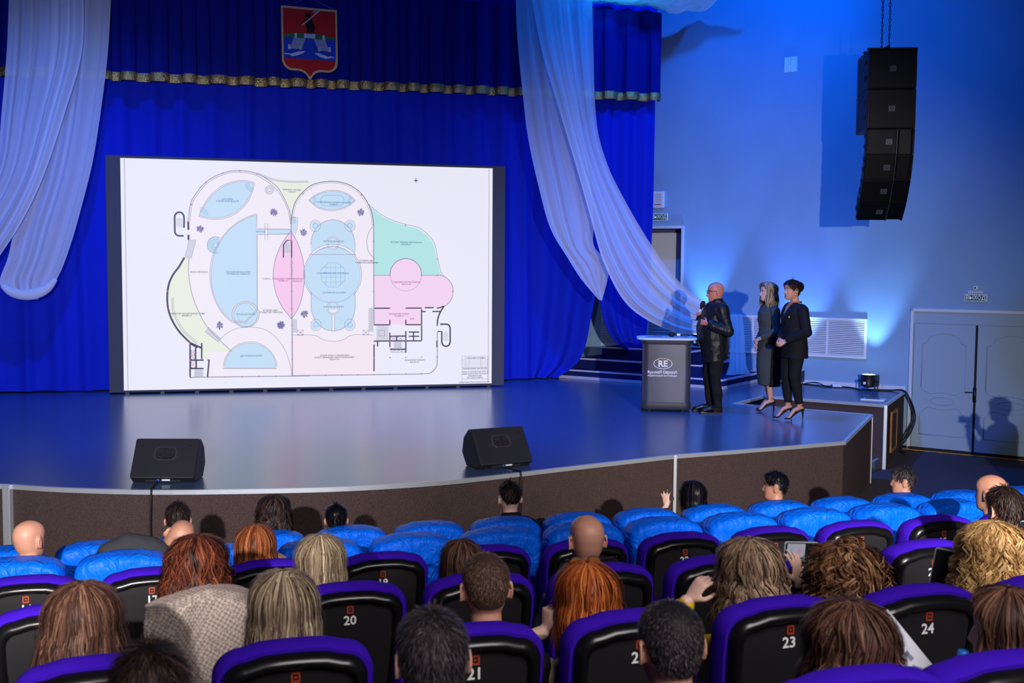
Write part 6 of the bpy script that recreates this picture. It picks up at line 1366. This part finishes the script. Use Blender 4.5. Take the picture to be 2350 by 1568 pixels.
def stage_woman_dark():
    P = on_z(1818, 963, ST); rz = math.radians(92); root = thing('person', 'dark haired woman in a black trouser suit with hands clasped, rightmost on stage', 'person', P, rz, 'people on the stage')
    T = [(.92, 0, -.01, .17, .125), (1.0, 0, .0, .165, .12), (1.12, 0, .01, .15, .115), (1.24, 0, .02, .155, .122), (1.34, 0, .02, .165, .118), (1.42, 0, .0, .168, .098), (1.47, 0, -.01, .13, .08), (1.505, 0, -.012, .06, .06)]
    hc = Vector((0, .045, 1.645)); hm = HM(hc, math.radians(2), math.radians(2), 1.03)
    J = dict(lsh=(-.175, -.01, 1.405), lel=(-.245, -.03, 1.13), lwr=(-.07, .165, 1.005), rsh=(.175, -.01, 1.405), rel=(.23, -.01, 1.13), rwr=(.05, .185, 1.01))
    AR = (.054, .046, .040, .027); LR_ = (.098, .078, .054, .050, .034)
    la = [(-.088, -.01, .96), (-.08, .03, .56), (-.07, -.06, .185)]; ra = [(.088, .0, .96), (.08, .06, .56), (.075, .02, .185)]
    tl_, tr_ = (-.075, .125, .030), (.085, .195, .030)
    def body(mb):
        torso(mb, T); head(mb, hm, 1, 1.35); mb.tube([(0, -.012, 1.46), (0, .005, 1.52), hc+Vector((0, -.014, -.05))], [.056, .052, .052], 14)
        arm(mb, J['lsh'], J['lel'], J['lwr'], AR); arm(mb, J['rsh'], J['rel'], J['rwr'], AR); leg(mb, *la, LR_); leg(mb, *ra, LR_); foot(mb, la[2], tl_, -.004); foot(mb, ra[2], tr_, -.004)
        hand(mb, J['lwr'], (.35, .75, -.45), (.75, -.25, -.3), -1, .75, .95, .03); hand(mb, J['rwr'], (-.45, .65, -.5), (-.6, -.5, -.2), 1, .8, .95, .03)
    skin_body(root, body, skin_mat('stage_woman2', (204, 148, 128)), .0058)
    m_suit = cloth('black_suit', (19, 20, 27), .8, bump=(60, .3, .006))
    def jk(mb):
        Tj = [(.79, 0, -.01, .205, .165), (.92, 0, -.01, .202, .158), (1.04, 0, .0, .185, .146), (1.14, 0, .01, .172, .140), (1.25, 0, .02, .178, .145), (1.35, 0, .02, .188, .142), (1.43, 0, .0, .185, .116), (1.478, 0, -.012, .125, .092)]
        torso(mb, Tj)
        for a, b_, c in (('lsh', 'lel', 'lwr'), ('rsh', 'rel', 'rwr')): w = Vector(J[c]); e = Vector(J[b_]); arm(mb, J[a], e, e.lerp(w, .93), AR, .025)
    garment(root, 'suit_jacket', jk, m_suit, .008, .009, 8, 3, (1, 1, .5), 9.0, cut=lambda c: c.y > .02 and c.z > 1.24 and abs(c.x) < (c.z-1.24)*.32)
    garment(root, 'blouse', lambda mb: torso(mb, [(1.15, 0, .015, .14, .118), (1.25, 0, .022, .15, .128), (1.34, 0, .02, .15, .118), (1.42, 0, .0, .12, .09)]), cloth('print_blouse', (180, 160, 150), .7, var=(60, .4)), .008, 0, 1, 2)
    for sx in (-1, 1):
        b = MB(); b.tube([(sx*.010, .155, 1.20), (sx*.055, .160, 1.33), (sx*.085, .115, 1.42), (sx*.085, .03, 1.485), (sx*.05, -.06, 1.50)], [(.028, .006), (.032, .006), (.026, .006), (.018, .006), (.016, .006)], 8, up=(1, 0, 0)); b.build('lapel', m_suit, root, smooth=True)
    garment(root, 'trousers', lambda mb: (leg(mb, la[0], la[1], Vector(la[1]).lerp(Vector(la[2]), .93), LR_, .016), leg(mb, ra[0], ra[1], Vector(ra[1]).lerp(Vector(ra[2]), .93), LR_, .016), torso(mb, [(.82, 0, -.01, .17, .13), (.98, 0, -.01, .168, .128)])), m_suit, .008, .008, 10, 2, (1, 1, .5), 11.0)
    sh = short_hair(42, .035, 2600, w=.004, lift=.12, curl=.7, off=.010); rnd = random.Random(5)
    c = Vector((0, -.105, .045)); sh.ct = .15; sh.ball(c, (.05, .04, .055), 12, 8)
    for k in range(420):
        u = Vector((rnd.gauss(0, 1), rnd.gauss(0, 1), rnd.gauss(0, 1))).normalized(); p = c+Vector((u.x*.055, u.y*.045, u.z*.06)); t = u.cross(Vector((rnd.gauss(0, 1), rnd.gauss(0, 1), rnd.gauss(0, 1)))).normalized(); pts = [p]
        for j in range(5): t = (t-u*.2+u.cross(t)*.5).normalized(); pts.append(pts[-1]+t*.009+u*.002)
        ribbon(sh, pts, .004, [u]*6, max(0, min(1, rnd.gauss(.4, .25))))
    h = sh.build('hair', H_DARK, root, smooth=True, tone=True, fixn=False); h.location = hc; h.scale = (1.03,)*3; h.rotation_euler = (math.radians(2), 0, math.radians(2))
    heel_shoe(root, la[2], tl_, m_suede); heel_shoe(root, ra[2], tr_, m_suede); face_bits(root, hm, False, mat('lip_red', srgb(150, 64, 62), .4), H_DARK)
    m_j = mat('gold_jewellery', srgb(210, 170, 80), .25, metal=1.0)
    for sx in (-1, 1): b = MB(); b.box(hm @ Vector((sx*.088, .0, -.052)), (.008, .014, .024)); b.build('earring', m_j, root, bevel=.002)
    b = MB(); b.tube([(.075*math.sin(t), .01+.085*math.cos(t), 1.475-.07*max(0, math.cos(t))) for t in np.linspace(-2.2, 2.2, 20)], .005, 6); b.build('necklace', m_j, root, smooth=True)
    b = MB(); b.box((-.10, .140, 1.315), (.016, .006, .032)); b.build('brooch', m_j, root, bevel=.003)
stage_woman_dark()
# ------------------------------------------------------------------ clothing details and belongings in the audience
def person_by(text): return [o for o in bpy.data.objects if o.type == 'EMPTY' and text in o.get('label', '')][0]
def collar(root, m, hcn, r=.072, h=.03, lean_=(0, 0)):
    b = MB(); c = Vector((hcn.x*.86, hcn.y-.045+lean_[1], hcn.z-.20))
    b.tube([c+Vector((r*math.sin(t), r*math.cos(t), .018*-math.cos(t))) for t in np.linspace(.3, 2*PI-.3, 22)], [(h, .010)]*22, 8, up=(0, 0, 1)); return b.build('collar', m, root, smooth=True)
collar(jm[0], C_NAVY, jm[1]+Vector((0, 0, .065))); collar(lm[0], C_WHITE, lm[1], .07, .03)
# jacket shoulders of the suited man in the front row
def shoulders(root, m, name='jacket', dz=0.0, wx=0.0):
    def fn(mb):
        mb.M = Matrix.Translation((0, 0, dz)) @ Matrix.Scale(1+wx, 4, (1, 0, 0))
        T = [(.62, 0, .235, .20, .15), (.80, 0, .225, .215, .15), (.92, 0, .22, .235, .145), (.985, 0, .222, .215, .115), (1.03, 0, .228, .12, .085)]
        torso(mb, T)
        for sx in (-1, 1): mb.tube([(sx*.19, .225, .965), (sx*.235, .24, .90), (sx*.27, .28, .72)], [.075, .072, .058], 12)
    garment(root, name, fn, m, .009, .006, 9, 2)
shoulders(jm[0], C_NAVY, dz=.075, wx=.12)
shoulders(person_by('white folder in the sixth'), C_BLACK, 'sweater')
# raised charcoal jacket shoulder of the man leaning over in the second row
def lean_jacket():
    root, hcn, sc = lm
    q = lambda px, py, dy: (on_y(px, py, root.location.y+dy)-root.location)/sc
    garment(root, 'jacket', lambda mb: (mb.tube([q(222, 1330, .2), q(250, 1268, .2), q(292, 1252, .21), q(345, 1262, .22), q(385, 1285, .23), q(395, 1330, .24)], [.07, .075, .085, .09, .085, .08], 14), mb.tube([q(300, 1275, .2), q(290, 1380, .2)], [.16, .17], 16)), C_CHAR, .009, .01, 8, 2)
lean_jacket()
# houndstooth coat over a seat back in the fourth row
def houndstooth():
    M = bpy.data.materials.new('houndstooth_wool'); M.use_nodes = True; N = M.node_tree.nodes; L = M.node_tree.links; b = N['Principled BSDF']; b.inputs['Roughness'].default_value = .95; b.inputs['Specular IOR Level'].default_value = .1
    tc = N.new('ShaderNodeTexCoord'); ck = N.new('ShaderNodeTexChecker'); ck.inputs['Scale'].default_value = 88; ck.inputs['Color1'].default_value = (*srgb(156, 143, 136), 1); ck.inputs['Color2'].default_value = (*srgb(116, 105, 102), 1)
    mp = N.new('ShaderNodeMapping'); mp.inputs['Rotation'].default_value = (.3, .2, .15); wv = N.new('ShaderNodeTexNoise'); wv.inputs['Scale'].default_value = 90
    ad = N.new('ShaderNodeVectorMath'); ad.operation = 'MULTIPLY_ADD'; ad.inputs[1].default_value = (.012, .012, .012); L.new(wv.outputs['Color'], ad.inputs[0]); L.new(tc.outputs['Object'], mp.inputs[0]); L.new(mp.outputs[0], ad.inputs[2]); L.new(ad.outputs[0], ck.inputs[0]); L.new(ck.outputs[0], b.inputs['Base Color'])
    return M
st_ = [s for (k, i), s in SEATS.items() if k == 4 and i == -3][0]
def coat():
    root = thing('draped_coat', 'beige houndstooth coat draped over the back of a seat in the fourth row', 'coat', st_.location, -RANG)
    mb = MB()
    prof = [(-.06, .17, -.10), (.02, .15, .0), (.045, .06, .03), (.042, -.03, .035), (.02, -.08, .02), (-.06, -.095, .0), (-.14, -.10, .0), (-.22, -.105, 0), (-.30, -.11, 0), (-.38, -.112, 0), (-.45, -.115, 0)]
    def fn(u, v):
        f = v*(len(prof)-1); i = min(int(f), len(prof)-2); k = f-i; dz, y, _ = [a+(b-a)*k for a, b in zip(prof[i], prof[i+1])]
        w = .235 if v < .55 else .235-.17*((v-.55)/.45)**1.3; x = (u-.5)*2*w+.02*(v > .5)*(v-.5)
        z = SH+dz-(.07*abs(u-.5)**1.5*3 if v < .6 else .07*abs(u-.5)**1.5*3)
        return (x, lean(y, SH)+(.14*max(0, -dz)) + .016*math.sin(u*9+v*6)+.014*nz(u*6, v*5, 3)-.02*abs(nz(u*4+v*3, v*2, 8)), z)
    mb.grid(fn, 50, 50); o = mb.build('coat_shell', houndstooth(), root, smooth=True, fixn=False); sd = o.modifiers.new('t', 'SOLIDIFY'); sd.thickness = .012; sd.offset = 1
coat()
# phones held up
def phone(label, px, py, Y, w, h, roll=0.0, lit=True, tilt=0.0, yaw=0.0):
    P = on_y(px, py, Y); g = thing('smartphone', label, 'phone', (0, 0, 0), 0, 'phones held in the audience'); g.matrix_world = Matrix.Translation(P) @ Matrix.Rotation(yaw, 4, 'Z') @ Matrix.Rotation(roll, 4, 'Y') @ Matrix.Rotation(tilt, 4, 'X')
    b = MB(); b.M = Matrix.Rotation(PI/2, 4, 'X'); b.rings([[(x, y, z) for x, y in rrect(w-.002*k, h-.002*k, .012)] for k, z in ((1, -.004), (0, -.003), (0, .003), (1, .004))]); b.build('case', mat('phone_case', srgb(150, 158, 165), .4), g, auto=40)
    b = MB(); b.M = Matrix.Rotation(PI/2, 4, 'X'); b.rings([[(x, y, z) for x, y in rrect(w-.010, h-.010, .008)] for z in (.0038, .0045)]); b.build('glass', m_black, g)
    if lit:
        b = MB(); b.poly([(x, -.0052, z) for x, z in ((-w*.42, -h*.40), (w*.10, -h*.40), (w*.10, h*.40), (-w*.42, h*.40))]); sc_ = b.build('screen_picture', em_mat('phone_white', srgb(190, 190, 205), .55), g, fixn=False)
        for (x, z, ww, hh, c, nm) in ((-.30, .08, .08, .22, (150, 190, 220), 'blue_patch'), (-.18, .10, .07, .2, (170, 200, 225), 'blue_patch'), (-.06, .05, .09, .24, (230, 150, 200), 'pink_patch'), (-.16, -.33, .5, .1, (60, 60, 80), 'floor_patch')):
            b = MB(); b.poly([(x*w+a*ww*w*.5, -.0058, z*h+c_*hh*h*.5) for a, c_ in ((-1, -1), (1, -1), (1, 1), (-1, 1))]); b.build(nm, em_mat('phone_%d_%d_%d' % c, srgb(*c), .55), sc_, fixn=False)
        b = MB(); b.poly([(x, -.0058, z) for x, z in ((w*.30, -.005), (w*.34, -.005), (w*.34, .002), (w*.30, .002))]); b.build('record_button', em_mat('phone_red', srgb(220, 40, 40), .7), g, fixn=False)
    return g
YB = bw_[0].location.y
phone('pale framed phone showing the stage, held above the wavy blond hair', 1838, 1266, YB+.57, .152, .080, math.radians(4))
pr = person_by('right end of the fourth row'); phone('phone held up at the right edge beside the dark haired man', 2326, 1214, pr.location.y+.52, .15, .078, math.radians(-3))
pw = person_by('straight auburn hair'); phone('dark phone in a brown case held low by the auburn haired woman', 664, 1300, pw.location.y+.46, .13, .06, math.radians(-8), lit=False)
pg = person_by('curly golden blond'); phone('dark tablet with a pale edge held left of the golden blond woman', 2168, 1308, pg.location.y+.45, .10, .17, math.radians(8), lit=False, yaw=math.radians(-35))
# sunglasses on the copper hair
def sunglasses():
    hcn = rw[1]; s = rw[2]; root = rw[0]; g = thing('sunglasses', 'dark sunglasses pushed up on copper red hair', 'sunglasses'); g.matrix_world = Matrix.Translation(root.location) @ Matrix.Scale(s, 4) @ Matrix.Translation(hcn+Vector((0, .03, .142))) @ Matrix.Rotation(math.radians(-38), 4, 'X')
    for sx in (-1, 1):
        ring = [(sx*.036+.031*math.cos(t), .0, .022*math.sin(t)) for t in np.linspace(0, 2*PI, 19)]
        b = MB(); b.tube(ring, .003, 6); b.build('rim', m_black, g, smooth=True); b = MB(); b.fill([(x, .001, z) for x, y, z in ring[:-1]]); b.build('lens', mat('amber_lens', srgb(120, 70, 20), .1, spec=.8), g, fixn=False)
        b = MB(); b.tube([(sx*.066, 0, .004), (sx*.088, -.02, .0), (sx*.095, -.08, -.02), (sx*.094, -.12, -.035)], .0035, 6); b.build('temple_arm', m_black, g, smooth=True)
    b = MB(); b.tube([(-.007, 0, .006), (0, .003, .009), (.007, 0, .006)], .0025, 6); b.build('bridge', m_black, g)
sunglasses()
# watch, folder, bottle
P = on_y(1571, 1389, YB+.29); g = thing('smart_watch', 'blue faced watch with a yellow strap on the raised wrist', 'watch', P, math.radians(-30)); b = MB(); b.tube([(.033*math.cos(t), .033*math.sin(t), .0) for t in np.linspace(0, 2*PI, 21)], [(.014, .003)]*21, 8, up=(0, 0, 1)); b.build('strap', mat('yellow_strap', srgb(210, 170, 20), .5), g, smooth=True); b = MB(); b.box((-.01, -.036, .0), (.034, .012, .038)); b.build('face', mat('watch_face', srgb(24, 40, 84), .2), g, bevel=.004)
pf = person_by('white folder in the sixth'); P = on_y(2085, 1505, pf.location.y+.42)
g = thing('paper_folder', 'white printed folder standing right of the wavy brown hair', 'folder', P, 0); g.rotation_euler = (math.radians(-12), math.radians(-38), 0)
b = MB(); b.box((0, 0, -.03), (.075, .006, .34)); b.build('cover', mat('folder_white', srgb(205, 208, 220), .6), g); b = MB()
for i in range(5): b.box((.0, -.004, -.15+i*.05), (.03+.01*(i % 3), .001, .012), (0, .5*i, 0))
o = b.build('printed_marks', mat('folder_print', srgb(120, 126, 150), .6), g); o['kind'] = 'stuff'
P = on_y(2208, 1560, row_y(6)+.30); g = thing('water_bottle', 'clear water bottle with a blue cap beside the bottom right seat', 'bottle', (P.x, P.y, P.z-.13))
m_pet = mat('clear_plastic', srgb(170, 200, 220), .1, spec=.6, alpha=.45)
b = MB(); b.lathe([(.030, 0), (.033, .01), (.033, .06), (.031, .07), (.033, .08), (.033, .125), (.020, .165), (.013, .18), (.013, .19)], n=20); b.build('bottle_body', m_pet, g, smooth=True); b = MB(); b.lathe([(.0155, .186), (.0155, .21), (.013, .213)], n=18); b.build('cap', mat('blue_cap', srgb(30, 110, 200), .4), g, auto=40); b = MB(); b.lathe([(.0336, .07), (.0336, .12)], n=20, cap=False); b.build('label_band', mat('bottle_label', srgb(60, 120, 180), .5), g)

# photographer standing in the aisle right of the frame; the front spot throws his shadow on the door
def photographer():
    sp_, zp = wall_px(2300, 945); T0 = wl(sp_, 0, zp); Lp = Vector((2.8, -.1, 3.4)); t = .69
    H = Lp.lerp(T0, t); root = thing('person', 'photographer in dark clothes standing at the right wall in front of the double door', 'person', (H.x, H.y, 0), math.radians(35))
    k = (H.z+.02)/1.60
    T = [(.86, 0, -.01, .18, .14), (1.02, 0, .0, .18, .14), (1.18, 0, .01, .19, .14), (1.32, 0, .0, .20, .13), (1.42, 0, -.01, .17, .10), (1.47, 0, -.01, .08, .07)]; hc = Vector((0, .03, 1.60)); hm = HM(hc, 0, math.radians(-4))
    la = [(-.09, 0, .86), (-.11, .01, .47), (-.12, -.03, .085)]; ra = [(.09, 0, .86), (.11, .02, .47), (.12, -.01, .085)]; AR = (.062, .052, .044, .03); LR_ = (.10, .082, .06, .054, .04)
    J = [((-.19, 0, 1.37), (-.27, .12, 1.16), (-.10, .30, 1.34)), ((.19, 0, 1.37), (.27, .12, 1.16), (.10, .30, 1.34))]
    def body(mb):
        torso(mb, T); head(mb, hm); mb.tube([(0, -.01, 1.45), (0, 0, 1.5), hc+Vector((0, -.012, -.05))], [.06, .058, .058], 14)
        for j in J: arm(mb, *j, AR); hand(mb, j[2], (-.3*math.copysign(1, j[0][0]), .3, .7), (-math.copysign(1, j[0][0]), .2, 0), int(math.copysign(1, j[0][0])), .8)
        leg(mb, *la, LR_); leg(mb, *ra, LR_); foot(mb, la[2], (-.13, .18, .03)); foot(mb, ra[2], (.13, .20, .03))
    skin_body(root, body, SK_B, .008)
    def jk(mb):
        torso(mb, [(z, x, y, a+.022, b_+.022) for z, x, y, a, b_ in T[:-1]])
        for j in J: arm(mb, j[0], j[1], Vector(j[1]).lerp(Vector(j[2]), .93), AR, .014)
    garment(root, 'jacket', jk, C_BLACK, .009, .008, 8, 2); garment(root, 'trousers', lambda mb: (leg(mb, *la, LR_, .014), leg(mb, *ra, LR_, .014), torso(mb, [(.80, 0, 0, .16, .13), (.94, 0, 0, .165, .135)])), C_TROU, .009, .006, 8, 2)
    for an, toe in ((la[2], (-.13, .19, .03)), (ra[2], (.13, .21, .03))): garment(root, 'shoe', lambda mb: foot(mb, an, toe, .008), C_SHOE, .007, 0, 1, 1)
    h = short_hair(77, .04, 1200, lift=.1).build('hair', H_DARK, root, smooth=True, tone=True, fixn=False); h.location = hc; h.scale = (1.06,)*3
    root.scale = (k, k, k)
    g = thing('camera', 'black photo camera held by the photographer at the right wall', 'camera'); g.matrix_world = root.matrix_basis @ Matrix.Scale(k, 4) if False else Matrix.Translation(root.location) @ Matrix.Rotation(math.radians(35), 4, 'Z') @ Matrix.Scale(k, 4) @ Matrix.Translation((0, .30, 1.45))
    b = MB(); b.box((0, 0, 0), (.14, .07, .10)); b.box((0, 0, .06), (.05, .06, .04)); b.build('camera_body', m_black, g, bevel=.01); b = MB(); b.tube([(0, .03, 0), (0, .10, 0), (0, .15, 0)], [.036, .038, .042], 18); b.build('lens', m_black, g)
photographer()
